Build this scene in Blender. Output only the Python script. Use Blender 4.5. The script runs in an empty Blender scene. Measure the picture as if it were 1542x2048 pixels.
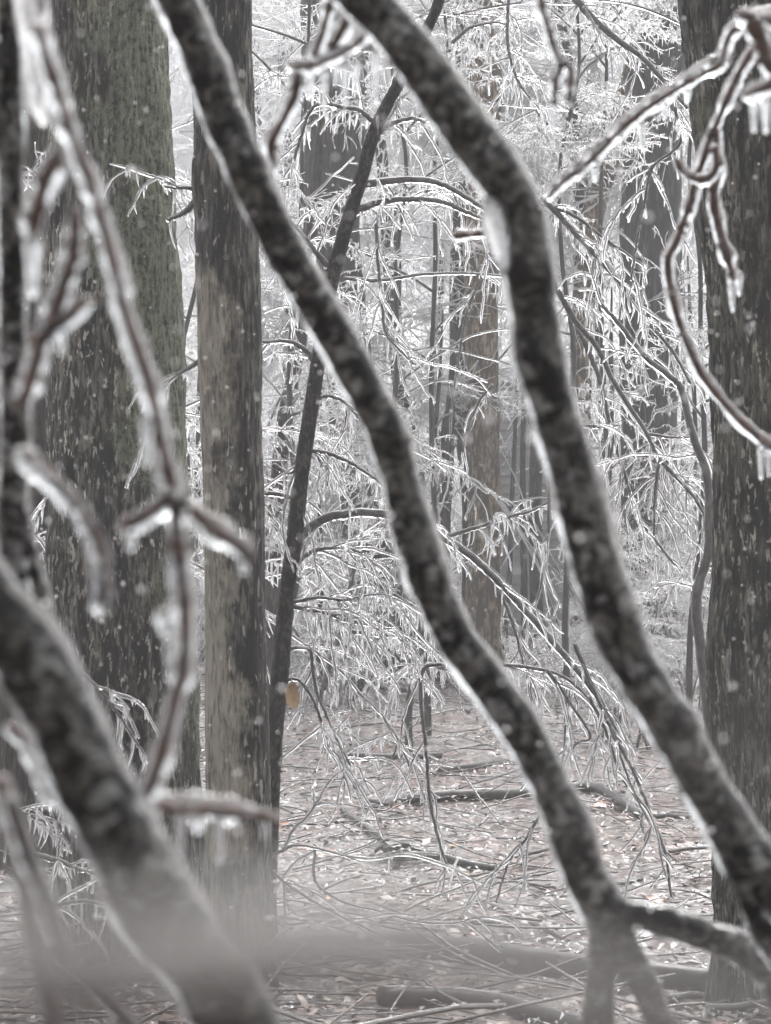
import bpy, math
import numpy as np
from mathutils import Vector

# ------------------------------------------------------------------ camera, sky, sun, exposure
sc = bpy.context.scene
COL = sc.collection
R = math.radians
rng = np.random.default_rng(11)

F = 6850.0            # focal length in pixels of the 1542 x 2048 frame
CAMZ = 1.5
PITCH = 0.0111        # horizon sits a little under the middle of the frame
cam_d = bpy.data.cameras.new('camera')
cam = bpy.data.objects.new('camera', cam_d)
COL.objects.link(cam)
cam.location = (0, 0, CAMZ)
cam.rotation_euler = (R(90) + PITCH, 0, 0)
cam_d.sensor_fit = 'VERTICAL'
cam_d.sensor_height = 36.0
cam_d.sensor_width = 27.1
cam_d.lens = F / 2048 * 36.0
cam_d.clip_start = 0.02
cam_d.clip_end = 2000
cam_d.dof.use_dof = True
cam_d.dof.focus_distance = 18.0
cam_d.dof.aperture_fstop = 15.5
sc.camera = cam

world = bpy.data.worlds.new('World')
sc.world = world
world.use_nodes = True
wt = world.node_tree
wt.nodes.clear()
SUN_EL, SUN_AZ = R(60), R(15)
sky = wt.nodes.new('ShaderNodeTexSky')
sky.sky_type = 'NISHITA'
sky.sun_disc = False
sky.sun_elevation = SUN_EL
sky.sun_rotation = SUN_AZ
sky.air_density = 1.0
sky.dust_density = 6.0
sky.ozone_density = 1.0
hs = wt.nodes.new('ShaderNodeHueSaturation')
hs.inputs['Saturation'].default_value = 0.10
bg = wt.nodes.new('ShaderNodeBackground')
bg.inputs['Strength'].default_value = 0.15
wo = wt.nodes.new('ShaderNodeOutputWorld')
wt.links.new(sky.outputs[0], hs.inputs['Color'])
wt.links.new(hs.outputs[0], bg.inputs['Color'])
wt.links.new(bg.outputs[0], wo.inputs['Surface'])

sun_d = bpy.data.lights.new('sun', 'SUN')
sun_d.energy = 1.0
sun_d.angle = R(35)
sun_d.color = (1.0, 0.98, 0.955)
sun = bpy.data.objects.new('sun', sun_d)
COL.objects.link(sun)
_sd = Vector((math.sin(SUN_AZ) * math.cos(SUN_EL), math.cos(SUN_AZ) * math.cos(SUN_EL), math.sin(SUN_EL)))
sun.rotation_euler = _sd.to_track_quat('Z', 'Y').to_euler()
sun.location = (0, 0, 30)

sc.view_settings.view_transform = 'Standard'
sc.view_settings.look = 'None'
sc.view_settings.gamma = 1.0
sc.view_settings.use_curve_mapping = False
sc.view_settings.exposure = 1.58

sc.render.engine = 'CYCLES'
cy = sc.cycles
cy.use_denoising = True
try:
    cy.denoiser = 'OPENIMAGEDENOISE'
    cy.denoising_input_passes = 'RGB_ALBEDO_NORMAL'
except Exception:
    pass
cy.max_bounces = 20
cy.diffuse_bounces = 3
cy.glossy_bounces = 4
cy.transmission_bounces = 18
cy.transparent_max_bounces = 48
cy.volume_bounces = 2
cy.caustics_reflective = True
cy.caustics_refractive = True
cy.blur_glossy = 0.5
cy.sample_clamp_indirect = 8.0

# ------------------------------------------------------------------ geometry helpers
cp, sp = math.cos(PITCH), math.sin(PITCH)
FWD = np.array([0, cp, sp]); UP = np.array([0, -sp, cp]); RIGHT = np.array([1.0, 0, 0])
CAM = np.array([0, 0, CAMZ])


def P(px, py, D):
    return CAM + D * (FWD + (px - 771) / F * RIGHT - (py - 1024) / F * UP)


def ground_z(y):
    t = np.clip((np.asarray(y, float) - 15) / 19.0, 0, 1)
    return 0.34 * t * t * (3 - 2 * t)


def GP(px, D):
    """point on the ground under pixel column px at depth D"""
    p = P(px, 1024, D)
    p[2] = float(ground_z(p[1]))
    return p


def hash3(ix, iy, iz):
    h = (ix * 374761393 + iy * 668265263 + iz * 2147483647 + 1013904223) & 0xFFFFFFFF
    h = ((h ^ (h >> 13)) * 1274126177) & 0xFFFFFFFF
    h = ((h ^ (h >> 16)) * 2246822519) & 0xFFFFFFFF
    return ((h ^ (h >> 15)) & 0xFFFF) / 65535.0


def vnoise(p):
    """value noise, p (n,3) -> (n,) in -1..1"""
    p = np.asarray(p, float) + 1000.0
    i = np.floor(p).astype(np.int64)
    f = p - i
    f = f * f * (3 - 2 * f)
    x, y, z = i[:, 0], i[:, 1], i[:, 2]
    r = 0
    for dx in (0, 1):
        wx = f[:, 0] if dx else 1 - f[:, 0]
        for dy in (0, 1):
            wy = f[:, 1] if dy else 1 - f[:, 1]
            for dz in (0, 1):
                wz = f[:, 2] if dz else 1 - f[:, 2]
                r = r + wx * wy * wz * hash3(x + dx, y + dy, z + dz)
    return r * 2 - 1


class Buf:
    """collects geometry of several materials and links it as one mesh"""

    def __init__(self):
        self.v = []; self.q = []; self.t = []; self.qm = []; self.tm = []; self.n = 0

    def add(self, v, q=None, t=None, m=0):
        v = np.asarray(v, float).reshape(-1, 3)
        if q is not None and len(q):
            q = np.asarray(q, np.int64).reshape(-1, 4)
            self.q.append(q + self.n); self.qm.append(np.full(len(q), m))
        if t is not None and len(t):
            t = np.asarray(t, np.int64).reshape(-1, 3)
            self.t.append(t + self.n); self.tm.append(np.full(len(t), m))
        self.v.append(v); self.n += len(v)

    def tube(self, pts, rad, sides=6, m=0, rough=0.0, rscale=1.0, tip=True, tiplen=1.0, seed=0.0):
        pts = np.asarray(pts, float); n = len(pts)
        rad = np.broadcast_to(np.asarray(rad, float), (n,)).copy()
        tan = np.gradient(pts, axis=0)
        tan /= np.linalg.norm(tan, axis=1)[:, None] + 1e-12
        a = np.array([0, 0, 1.0]) if abs(tan[0, 2]) < 0.9 else np.array([0, 1.0, 0])
        u = np.cross(tan[0], a); u /= np.linalg.norm(u)
        U = np.empty((n, 3)); U[0] = u
        for k in range(1, n):
            u = u - tan[k] * np.dot(u, tan[k]); u /= np.linalg.norm(u) + 1e-12
            U[k] = u
        W = np.cross(tan, U)
        th = np.arange(sides) * 2 * math.pi / sides
        ring = U[:, None, :] * np.cos(th)[None, :, None] + W[:, None, :] * np.sin(th)[None, :, None]
        rr = np.repeat(rad[:, None], sides, 1)
        if rough:
            base = (pts[:, None, :] + ring * rad[:, None, None]).reshape(-1, 3) / rscale + seed
            nz = vnoise(base) + 0.5 * vnoise(base * 2.3 + 7)
            rr = rr * (1 + rough * nz.reshape(n, sides))
        v = (pts[:, None, :] + ring * rr[:, :, None]).reshape(-1, 3)
        k = np.arange(n - 1)[:, None] * sides; s = np.arange(sides)[None, :]
        s2 = (s + 1) % sides
        q = np.stack([k + s, k + s2, k + sides + s2, k + sides + s], -1).reshape(-1, 4)
        t = []
        if tip:
            v = np.vstack([v, pts[0] - tan[0] * rad[0] * tiplen, pts[-1] + tan[-1] * rad[-1] * tiplen])
            i0, i1 = n * sides, n * sides + 1
            for j in range(sides):
                j2 = (j + 1) % sides
                t.append((i0, j2, j)); t.append((i1, (n - 1) * sides + j, (n - 1) * sides + j2))
        self.add(v, q, t, m)

    def box(self, c, s, m=0):
        c = np.asarray(c, float); h = np.asarray(s, float) / 2
        v = [c + h * np.array(k) for k in ((-1, -1, -1), (1, -1, -1), (1, 1, -1), (-1, 1, -1), (-1, -1, 1), (1, -1, 1), (1, 1, 1), (-1, 1, 1))]
        self.add(v, [(0, 3, 2, 1), (4, 5, 6, 7), (0, 1, 5, 4), (1, 2, 6, 5), (2, 3, 7, 6), (3, 0, 4, 7)], None, m)

    def mesh(self, name, mats, smooth=True, origin=None):
        v = np.vstack(self.v)
        if origin is not None:
            v = v - np.asarray(origin)
        q = np.vstack(self.q) if self.q else np.zeros((0, 4), np.int64)
        t = np.vstack(self.t) if self.t else np.zeros((0, 3), np.int64)
        mi = np.concatenate(self.qm + self.tm) if (self.qm or self.tm) else np.zeros(0)
        me = bpy.data.meshes.new(name)
        me.vertices.add(len(v)); me.vertices.foreach_set('co', v.astype(np.float32).ravel())
        me.loops.add(q.size + t.size)
        me.loops.foreach_set('vertex_index', np.concatenate([q.ravel(), t.ravel()]).astype(np.int32))
        npoly = len(q) + len(t)
        me.polygons.add(npoly)
        tot = np.concatenate([np.full(len(q), 4), np.full(len(t), 3)]).astype(np.int32)
        st = np.concatenate([[0], np.cumsum(tot)[:-1]]).astype(np.int32)
        me.polygons.foreach_set('loop_start', st)
        me.polygons.foreach_set('loop_total', tot)
        me.polygons.foreach_set('material_index', mi.astype(np.int32))
        me.polygons.foreach_set('use_smooth', np.full(npoly, smooth))
        for m in (mats if isinstance(mats, (list, tuple)) else [mats]):
            me.materials.append(m)
        me.update(calc_edges=True)
        return me

    def obj(self, name, mats, parent=None, smooth=True, origin=None):
        """origin: world position of the object (its parent's position when parented)"""
        if parent is not None and origin is None:
            origin = parent.location
        me = self.mesh(name, mats, smooth, origin)
        return link(name, me, parent, (0, 0, 0) if parent is not None or origin is None else origin)


def link(name, me, parent=None, loc=(0, 0, 0)):
    o = bpy.data.objects.new(name, me)
    COL.objects.link(o)
    o.location = loc
    if parent is not None:
        o.parent = parent
    return o


def tag(o, label=None, cat=None, group=None, kind=None):
    if label: o['label'] = label
    if cat: o['category'] = cat
    if group: o['group'] = group
    if kind: o['kind'] = kind
    return o


def thing(name, label, cat, loc, group=None):
    o = bpy.data.objects.new(name, None)
    o.empty_display_size = 0.1
    COL.objects.link(o)
    o.location = tuple(float(c) for c in loc)
    return tag(o, label, cat, group)


def smooth_path(ctrl, n):
    """Catmull-Rom through control points; returns (n, k)"""
    c = np.asarray(ctrl, float)
    if len(c) == 2:
        return c[0] + (c[1] - c[0]) * np.linspace(0, 1, n)[:, None]
    c = np.vstack([2 * c[0] - c[1], c, 2 * c[-1] - c[-2]])
    seg = len(c) - 3
    u = np.linspace(0, seg - 1e-6, n); i = u.astype(int); t = (u - i)[:, None]
    p0, p1, p2, p3 = c[i], c[i + 1], c[i + 2], c[i + 3]
    return 0.5 * (2 * p1 + (p2 - p0) * t + (2 * p0 - 5 * p1 + 4 * p2 - p3) * t * t + (3 * p1 - p0 - 3 * p2 + p3) * t ** 3)


# ------------------------------------------------------------------ materials
def newmat(name):
    m = bpy.data.materials.new(name)
    m.use_nodes = True
    nt = m.node_tree
    nt.nodes.clear()
    out = nt.nodes.new('ShaderNodeOutputMaterial')
    return m, nt, out


def nd(nt, kind, **kw):
    n = nt.nodes.new('ShaderNode' + kind)
    for k, v in kw.items():
        if k in n.inputs.keys() if isinstance(k, str) else False:
            n.inputs[k].default_value = v
        else:
            setattr(n, k, v)
    return n


def ramp(nt, fac, stops, interp='LINEAR'):
    r = nt.nodes.new('ShaderNodeValToRGB')
    r.color_ramp.interpolation = interp
    els = r.color_ramp.elements
    while len(els) < len(stops):
        els.new(0.5)
    for e, (p, c) in zip(els, stops):
        e.position = p
        e.color = (*c, 1) if len(c) == 3 else c
    nt.links.new(fac, r.inputs['Fac'])
    return r.outputs['Color']


def mixc(nt, fac, a, b):
    m = nt.nodes.new('ShaderNodeMix'); m.data_type = 'RGBA'
    for sock, val in ((m.inputs['Factor'], fac), (m.inputs['A'], a), (m.inputs['B'], b)):
        pass
    ins = {'f': m.inputs[0], 'a': m.inputs[6], 'b': m.inputs[7]}
    for key, val in (('f', fac), ('a', a), ('b', b)):
        if hasattr(val, 'is_linked'):
            nt.links.new(val, ins[key])
        elif key == 'f':
            ins[key].default_value = val
        else:
            ins[key].default_value = (*val, 1)
    return m.outputs[2]


def noise(nt, vec, scale, detail=4.0, rough=0.55, dist=0.0):
    n = nt.nodes.new('ShaderNodeTexNoise')
    n.inputs['Scale'].default_value = scale
    n.inputs['Detail'].default_value = detail
    n.inputs['Roughness'].default_value = rough
    n.inputs['Distortion'].default_value = dist
    nt.links.new(vec, n.inputs['Vector'])
    return n.outputs['Fac']


def math_n(nt, op, a, b=None):
    m = nt.nodes.new('ShaderNodeMath'); m.operation = op
    for k, v in enumerate((a, b)):
        if v is None: continue
        if hasattr(v, 'is_linked'): nt.links.new(v, m.inputs[k])
        else: m.inputs[k].default_value = v
    return m.outputs[0]


def objco(nt, scale=(1, 1, 1)):
    tc = nt.nodes.new('ShaderNodeTexCoord')
    mp = nt.nodes.new('ShaderNodeMapping')
    mp.inputs['Scale'].default_value = scale
    nt.links.new(tc.outputs['Object'], mp.inputs['Vector'])
    return mp.outputs['Vector'], tc.outputs['Object']


def bark_mat(name, dark, mid, flake, lichen=None, flake_th=0.62, lich_th=0.55, stretch=0.2, fine=70.0,
             pale=None, pale_x=0.0, rough=0.6, bump=0.6, lich_zx=None):
    m, nt, out = newmat(name)
    v, o = objco(nt, (1, 1, stretch))
    n1 = noise(nt, v, fine, 6, 0.62)
    n2 = noise(nt, v, fine * 0.28, 4, 0.6, 0.4)
    big = noise(nt, o, 5.0, 3, 0.5)
    col = ramp(nt, n1, [(0.44, dark), (0.57, mid)])
    dk = ramp(nt, n2, [(0.42, (0, 0, 0)), (0.56, (1, 1, 1))])
    col = mixc(nt, dk, tuple(c * 0.8 for c in dark), col)
    if pale:
        sx = nt.nodes.new('ShaderNodeSeparateXYZ'); nt.links.new(o, sx.inputs[0])
        wob = noise(nt, o, 4.2, 4, 0.65)
        wob2 = noise(nt, v, 34, 4, 0.65)
        e = math_n(nt, 'MULTIPLY', math_n(nt, 'SUBTRACT', wob, 0.5), 0.34)
        e2 = math_n(nt, 'MULTIPLY', math_n(nt, 'SUBTRACT', wob2, 0.5), 0.11)
        # pale patch: left side, below head height; fades out towards the foot
        zt = math_n(nt, 'MAXIMUM', math_n(nt, 'MULTIPLY', math_n(nt, 'SUBTRACT', sx.outputs[2], 2.30), 0.55), 0.0)
        zl = math_n(nt, 'MULTIPLY', math_n(nt, 'MINIMUM', math_n(nt, 'SUBTRACT', sx.outputs[2], 1.55), 0.0), 0.06)
        x = math_n(nt, 'ADD', math_n(nt, 'ADD', sx.outputs[0], e), math_n(nt, 'ADD', e2, math_n(nt, 'ADD', zt, zl)))
        fac = ramp(nt, math_n(nt, 'ADD', math_n(nt, 'MULTIPLY', x, 4.0), 0.5 - 4.0 * pale_x), [(0.40, (1, 1, 1)), (0.60, (0, 0, 0))])
        zb = noise(nt, math_vec(nt, o, (2.2, 2.2, 3.6)), 1.0, 4, 0.6)
        keep = ramp(nt, zb, [(0.36, (0, 0, 0)), (0.50, (1, 1, 1))])
        fac = math_n(nt, 'MULTIPLY', math_n(nt, 'MULTIPLY', fac, keep), ramp(nt, noise(nt, v, 55, 6, 0.7), [(0.34, (0.25, 0.25, 0.25)), (0.48, (1, 1, 1))]))
        pc = ramp(nt, n1, [(0.34, tuple(c * 0.38 for c in pale)), (0.50, pale), (0.72, tuple(min(1, c * 1.25) for c in pale))])
        col = mixc(nt, fac, col, pc)
    fl = noise(nt, math_vec(nt, o, (1, 1, stretch * 1.6)), fine * 0.75, 5, 0.6, 0.3)
    area = ramp(nt, noise(nt, o, 3.1, 2, 0.5), [(0.40, (0, 0, 0)), (0.62, (1, 1, 1))])
    fm = ramp(nt, fl, [(flake_th, (0, 0, 0)), (flake_th + 0.035, (1, 1, 1))])
    fm = math_n(nt, 'MULTIPLY', fm, math_n(nt, 'ADD', math_n(nt, 'MULTIPLY', area, 0.85), 0.15))
    col = mixc(nt, fm, col, flake)
    if lichen:
        lf = math_n(nt, 'ADD', math_n(nt, 'MULTIPLY', noise(nt, o, fine * 0.7, 8, 0.85), 0.7), math_n(nt, 'MULTIPLY', n1, 0.3))
        reg = noise(nt, o, 2.6, 3, 0.55)
        if lich_zx:
            sx = nt.nodes.new('ShaderNodeSeparateXYZ'); nt.links.new(o, sx.inputs[0])
            g = math_n(nt, 'ADD', math_n(nt, 'MULTIPLY', math_n(nt, 'SUBTRACT', sx.outputs[0], lich_zx[0]), lich_zx[1]),
                       math_n(nt, 'MULTIPLY', math_n(nt, 'SUBTRACT', sx.outputs[2], lich_zx[2]), lich_zx[3]))
            g = math_n(nt, 'MINIMUM', math_n(nt, 'MAXIMUM', g, -0.35), 0.22)
            reg = math_n(nt, 'ADD', reg, g)
        rm = ramp(nt, reg, [(lich_th - 0.06, (0, 0, 0)), (lich_th + 0.08, (1, 1, 1))])
        lm = ramp(nt, lf, [(0.43, (0, 0, 0)), (0.57, (1, 1, 1))])
        lm = math_n(nt, 'MULTIPLY', lm, rm)
        col = mixc(nt, lm, col, lichen)
    bt = ramp(nt, big, [(0.25, (0.72, 0.72, 0.74)), (0.75, (1.12, 1.1, 1.06))])
    mul = nt.nodes.new('ShaderNodeMix'); mul.data_type = 'RGBA'; mul.blend_type = 'MULTIPLY'
    mul.inputs[0].default_value = 1.0
    nt.links.new(col, mul.inputs[6]); nt.links.new(bt, mul.inputs[7])
    b = nd(nt, 'BsdfPrincipled', Roughness=rough)
    b.inputs['Specular IOR Level'].default_value = 0.18
    nt.links.new(mul.outputs[2], b.inputs['Base Color'])
    bp = nt.nodes.new('ShaderNodeBump')
    bp.inputs['Strength'].default_value = bump
    bp.inputs['Distance'].default_value = 0.012
    nt.links.new(n1, bp.inputs['Height'])
    nt.links.new(bp.outputs[0], b.inputs['Normal'])
    nt.links.new(b.outputs[0], out.inputs['Surface'])
    return m


def math_vec(nt, vec, scale):
    mp = nt.nodes.new('ShaderNodeMapping'); mp.inputs['Scale'].default_value = scale
    nt.links.new(vec, mp.inputs['Vector'])
    return mp.outputs['Vector']


def plain_mat(name, c1, c2, scale=8.0, rough=0.6, bump=0.0, stretch=(1, 1, 1), coat=0.0):
    m, nt, out = newmat(name)
    v, o = objco(nt, stretch)
    n = noise(nt, v, scale, 5, 0.6)
    col = ramp(nt, n, [(0.35, c1), (0.65, c2)])
    b = nd(nt, 'BsdfPrincipled', Roughness=rough)
    nt.links.new(col, b.inputs['Base Color'])
    b.inputs['Coat Weight'].default_value = coat
    b.inputs['Coat Roughness'].default_value = 0.2
    b.inputs['Coat IOR'].default_value = 1.31
    if bump:
        bp = nt.nodes.new('ShaderNodeBump'); bp.inputs['Strength'].default_value = bump
        bp.inputs['Distance'].default_value = 0.01
        nt.links.new(n, bp.inputs['Height']); nt.links.new(bp.outputs[0], b.inputs['Normal'])
    nt.links.new(b.outputs[0], out.inputs['Surface'])
    return m


def ice_mat(name, clear=0.8, patch=None, rough=0.08, tint=(0.95, 0.96, 0.97), white=(0.82, 0.83, 0.84), bump=0.25, bscale=60):
    """clear ice that refracts, mixed with cloudy white ice full of bubbles"""
    m, nt, out = newmat(name)
    v, o = objco(nt)
    n = noise(nt, o, bscale, 3, 0.6)
    gl = nd(nt, 'BsdfPrincipled', Roughness=rough)
    gl.inputs['Base Color'].default_value = (*tint, 1)
    gl.inputs['Transmission Weight'].default_value = 1.0
    gl.inputs['IOR'].default_value = 1.31
    df = nd(nt, 'BsdfDiffuse'); df.inputs['Color'].default_value = (*white, 1)
    tl = nd(nt, 'BsdfTranslucent'); tl.inputs['Color'].default_value = (*white, 1)
    gs = nd(nt, 'BsdfGlossy'); gs.inputs['Roughness'].default_value = rough + 0.04
    mx = nt.nodes.new('ShaderNodeMixShader'); mx.inputs[0].default_value = 0.5
    nt.links.new(df.outputs[0], mx.inputs[1]); nt.links.new(tl.outputs[0], mx.inputs[2])
    mg = nt.nodes.new('ShaderNodeMixShader'); mg.inputs[0].default_value = 0.06
    nt.links.new(mx.outputs[0], mg.inputs[1]); nt.links.new(gs.outputs[0], mg.inputs[2])
    fin = nt.nodes.new('ShaderNodeMixShader')
    fac = ramp(nt, noise(nt, o, patch[0], 4, 0.6), [(patch[1], (1, 1, 1)), (patch[1] + 0.07, (patch[2],) * 3)]) if patch else ramp(nt, n, [(0.3, (min(1, clear + 0.12),) * 3), (0.7, (max(0, clear - 0.12),) * 3)])
    nt.links.new(fac, fin.inputs[0])
    nt.links.new(mg.outputs[0], fin.inputs[1]); nt.links.new(gl.outputs[0], fin.inputs[2])
    if bump:
        bp = nt.nodes.new('ShaderNodeBump'); bp.inputs['Strength'].default_value = bump
        bp.inputs['Distance'].default_value = 0.004
        nt.links.new(n, bp.inputs['Height'])
        nt.links.new(bp.outputs[0], gl.inputs['Normal']); nt.links.new(bp.outputs[0], gs.inputs['Normal'])
    nt.links.new(fin.outputs[0], out.inputs['Surface'])
    return m


M = {}
M['bark_big'] = bark_mat('bark_lichen', (0.007, 0.007, 0.006), (0.125, 0.120, 0.105), (0.36, 0.35, 0.32),
                         lichen=(0.150, 0.170, 0.118), flake_th=0.575, lich_th=0.47, lich_zx=(0.03, 1.2, 2.2, 0.22))
M['bark_pale'] = bark_mat('bark_pale_strip', (0.008, 0.008, 0.007), (0.120, 0.116, 0.104), (0.34, 0.33, 0.30),
                          pale=(0.23, 0.217, 0.184), pale_x=-0.022, flake_th=0.60, stretch=0.16, fine=70)
M['bark_right'] = bark_mat('bark_dark', (0.005, 0.005, 0.004), (0.100, 0.100, 0.086), (0.30, 0.29, 0.265),
                           lichen=(0.095, 0.10, 0.075), flake_th=0.565, lich_th=0.58, stretch=0.15, fine=80)
M['bark_brown'] = bark_mat('bark_brown', (0.018, 0.015, 0.013), (0.065, 0.056, 0.048), (0.26, 0.24, 0.21), flake_th=0.72, stretch=0.2, fine=60)
M['bark_tan'] = bark_mat('bark_tan', (0.085, 0.067, 0.048), (0.32, 0.26, 0.19), (0.34, 0.31, 0.27), flake_th=0.70, stretch=0.3, fine=45)
M['bark_grey'] = bark_mat('bark_grey', (0.014, 0.014, 0.014), (0.05, 0.05, 0.049), (0.22, 0.22, 0.21), flake_th=0.72, stretch=0.12, fine=55)
M['bark_young'] = plain_mat('bark_young', (0.012, 0.0115, 0.0105), (0.036, 0.034, 0.031), 45, 0.6, 0.5, (1, 1, 0.35))
m, nt, out = newmat('bark_mottled')
v, o = objco(nt)
n1 = noise(nt, o, 44, 8, 0.72, 1.1); n2 = noise(nt, o, 130, 6, 0.7, 0.6); n3 = noise(nt, o, 60, 3, 0.5)
c0 = ramp(nt, n2, [(0.40, (0.001, 0.001, 0.001)), (0.62, (0.010, 0.0095, 0.009))])
c1 = ramp(nt, n2, [(0.38, (0.030, 0.027, 0.023)), (0.58, (0.25, 0.236, 0.208))])
col = mixc(nt, ramp(nt, n1, [(0.49, (0, 0, 0)), (0.56, (1, 1, 1))]), c0, c1)
col = mixc(nt, ramp(nt, n3, [(0.60, (0, 0, 0)), (0.66, (1, 1, 1))]), col, (0.34, 0.345, 0.33))
bs = nd(nt, 'BsdfPrincipled', Roughness=0.7)
bs.inputs['Specular IOR Level'].default_value = 0.1
nt.links.new(col, bs.inputs['Base Color'])
bp = nt.nodes.new('ShaderNodeBump'); bp.inputs['Strength'].default_value = 0.6; bp.inputs['Distance'].default_value = 0.006
nt.links.new(n2, bp.inputs['Height']); nt.links.new(bp.outputs[0], bs.inputs['Normal'])
nt.links.new(bs.outputs[0], out.inputs['Surface'])
M['bark_fore'] = m
M['bark_sapling'] = bark_mat('bark_sapling', (0.010, 0.0095, 0.009), (0.060, 0.054, 0.047), (0.16, 0.15, 0.135), flake_th=0.66, stretch=0.5, fine=90)
M['twig'] = plain_mat('twig_bark', (0.035, 0.028, 0.025), (0.075, 0.058, 0.052), 40, 0.5, 0.0)
M['twig_dark'] = plain_mat('twig_dark', (0.022, 0.020, 0.019), (0.05, 0.046, 0.043), 40, 0.5, 0.0)
M['twig_red'] = plain_mat('twig_reddish', (0.045, 0.025, 0.020), (0.16, 0.088, 0.064), 60, 0.5, 0.0)
M['ice'] = ice_mat('clear_ice', 0.96, patch=(55, 0.57, 0.62), rough=0.06, tint=(0.56, 0.57, 0.58), white=(0.5, 0.5, 0.5), bump=0.4, bscale=90)
M['ice_lump'] = ice_mat('cloudy_ice', 0.60, rough=0.10, tint=(0.82, 0.82, 0.825), white=(0.55, 0.55, 0.56), bump=0.4, bscale=60)
M['ice_mid'] = ice_mat('beaded_ice', 0.86, rough=0.06, bump=0.15, bscale=50)
M['ice_far'] = ice_mat('frosted_ice', 0.40, rough=0.05, white=(0.93, 0.935, 0.95), bump=0.0)
M['log'] = plain_mat('wet_log', (0.012, 0.011, 0.0105), (0.050, 0.044, 0.040), 18, 0.55, 0.6, (1, 1, 1), coat=0.15)

# ------------------------------------------------------------------ ground
gx = np.unique(np.concatenate([np.linspace(-150, -9, 24), np.linspace(-9, 9, 150), np.linspace(9, 150, 24)]))
gy = np.unique(np.concatenate([np.linspace(-60, -4, 20), np.linspace(-4, 6, 8), np.linspace(6, 50, 320), np.linspace(50, 260, 40)]))
X, Y = np.meshgrid(gx, gy)
pts = np.stack([X.ravel(), Y.ravel(), np.zeros(X.size)], 1)
near = (np.abs(pts[:, 0]) < 9.5) & (pts[:, 1] < 51)
z = ground_z(pts[:, 1])
zz = 0.05 * vnoise(pts * 0.5) + 0.025 * vnoise(pts * 1.7 + 3) + np.where(near, 0.030 * vnoise(pts * 4 + 5), 0)
shade_bank = 11.0 * np.clip((-pts[:, 1] - 3.0) / 16.0, 0, 1) + 6.0 * np.clip((np.abs(pts[:, 0]) - 13.0) / 12.0, 0, 1) * np.clip((70 - pts[:, 1]) / 20, 0, 1)  # unseen banks behind and beside the camera, added to block low sky light
pts[:, 2] = z + zz - 0.03 + np.minimum(shade_bank, 11.0)


def ground_at(x, y):
    p = np.stack([np.atleast_1d(x), np.atleast_1d(y), np.zeros(np.size(x))], 1).astype(float)
    return ground_z(p[:, 1]) + 0.05 * vnoise(p * 0.5) + 0.025 * vnoise(p * 1.7 + 3) + 0.030 * vnoise(p * 4 + 5) - 0.03


nx, ny = len(gx), len(gy)
I = (np.arange(ny - 1)[:, None] * nx + np.arange(nx - 1)[None, :]).ravel()
b = Buf(); b.add(pts, np.stack([I, I + 1, I + nx + 1, I + nx], 1))
m, nt, out = newmat('forest_floor')
v, o = objco(nt)
n1 = noise(nt, o, 17, 8, 0.72, 0.5); n2 = noise(nt, o, 2.6, 6, 0.68); n3 = noise(nt, o, 34, 7, 0.75, 0.6)
leafc = ramp(nt, n1, [(0.38, (0.010, 0.008, 0.007)), (0.46, (0.075, 0.042, 0.033)), (0.54, (0.13, 0.082, 0.068)), (0.64, (0.27, 0.245, 0.235))])
icec = ramp(nt, n3, [(0.38, (0.022, 0.018, 0.016)), (0.47, (0.115, 0.10, 0.095)), (0.56, (0.26, 0.248, 0.244)), (0.66, (0.56, 0.55, 0.55))])
col = mixc(nt, ramp(nt, n2, [(0.44, (0.0, 0.0, 0.0)), (0.56, (1, 1, 1))]), leafc, icec)
bs = nd(nt, 'BsdfPrincipled', Roughness=0.5)
nt.links.new(col, bs.inputs['Base Color'])
bs.inputs['Coat Weight'].default_value = 0.35; bs.inputs['Coat Roughness'].default_value = 0.2; bs.inputs['Coat IOR'].default_value = 1.31
bp = nt.nodes.new('ShaderNodeBump'); bp.inputs['Strength'].default_value = 0.9; bp.inputs['Distance'].default_value = 0.05
nt.links.new(n1, bp.inputs['Height']); nt.links.new(bp.outputs[0], bs.inputs['Normal']); nt.links.new(bp.outputs[0], bs.inputs['Coat Normal'])
nt.links.new(bs.outputs[0], out.inputs['Surface'])
M['floor'] = m
tag(b.obj('forest_floor', M['floor']), kind='structure')


# ------------------------------------------------------------------ iced twig sprays (templates, shared by every tree)
def icicle_pts(top, length, bend, n=4):
    t = np.linspace(0, 1, n)[:, None]
    return top + np.array([0, 0, -length]) * t + bend * (t ** 2) * length


def add_icicle(buf, top, length, r, m, sides=4, n=3, bend=None):
    if bend is None:
        bend = np.zeros(3)
    p = icicle_pts(np.asarray(top, float), length, bend, n)
    t = np.linspace(0, 1, n)
    rad = r * (1 - t) ** 0.75 + r * 0.16
    buf.tube(p, rad, sides, m, tip=True, tiplen=0.6)


def walk(rg, start, d, length, step, droop, jit, zigzag=0.0):
    n = max(2, int(round(length / step)))
    p = [np.array(start, float)]; d = np.array(d, float)
    for k in range(n):
        d = d + rg.normal(0, jit, 3) + np.array([0, 0, -droop * step])
        if zigzag:
            side = np.cross(d, [0, 0, 1]); s = np.linalg.norm(side)
            if s > 1e-3: d = d + side / s * zigzag * (1 if k % 2 else -1)
        d = d / np.linalg.norm(d)
        p.append(p[-1] + d * step)
    return np.array(p)


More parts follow.
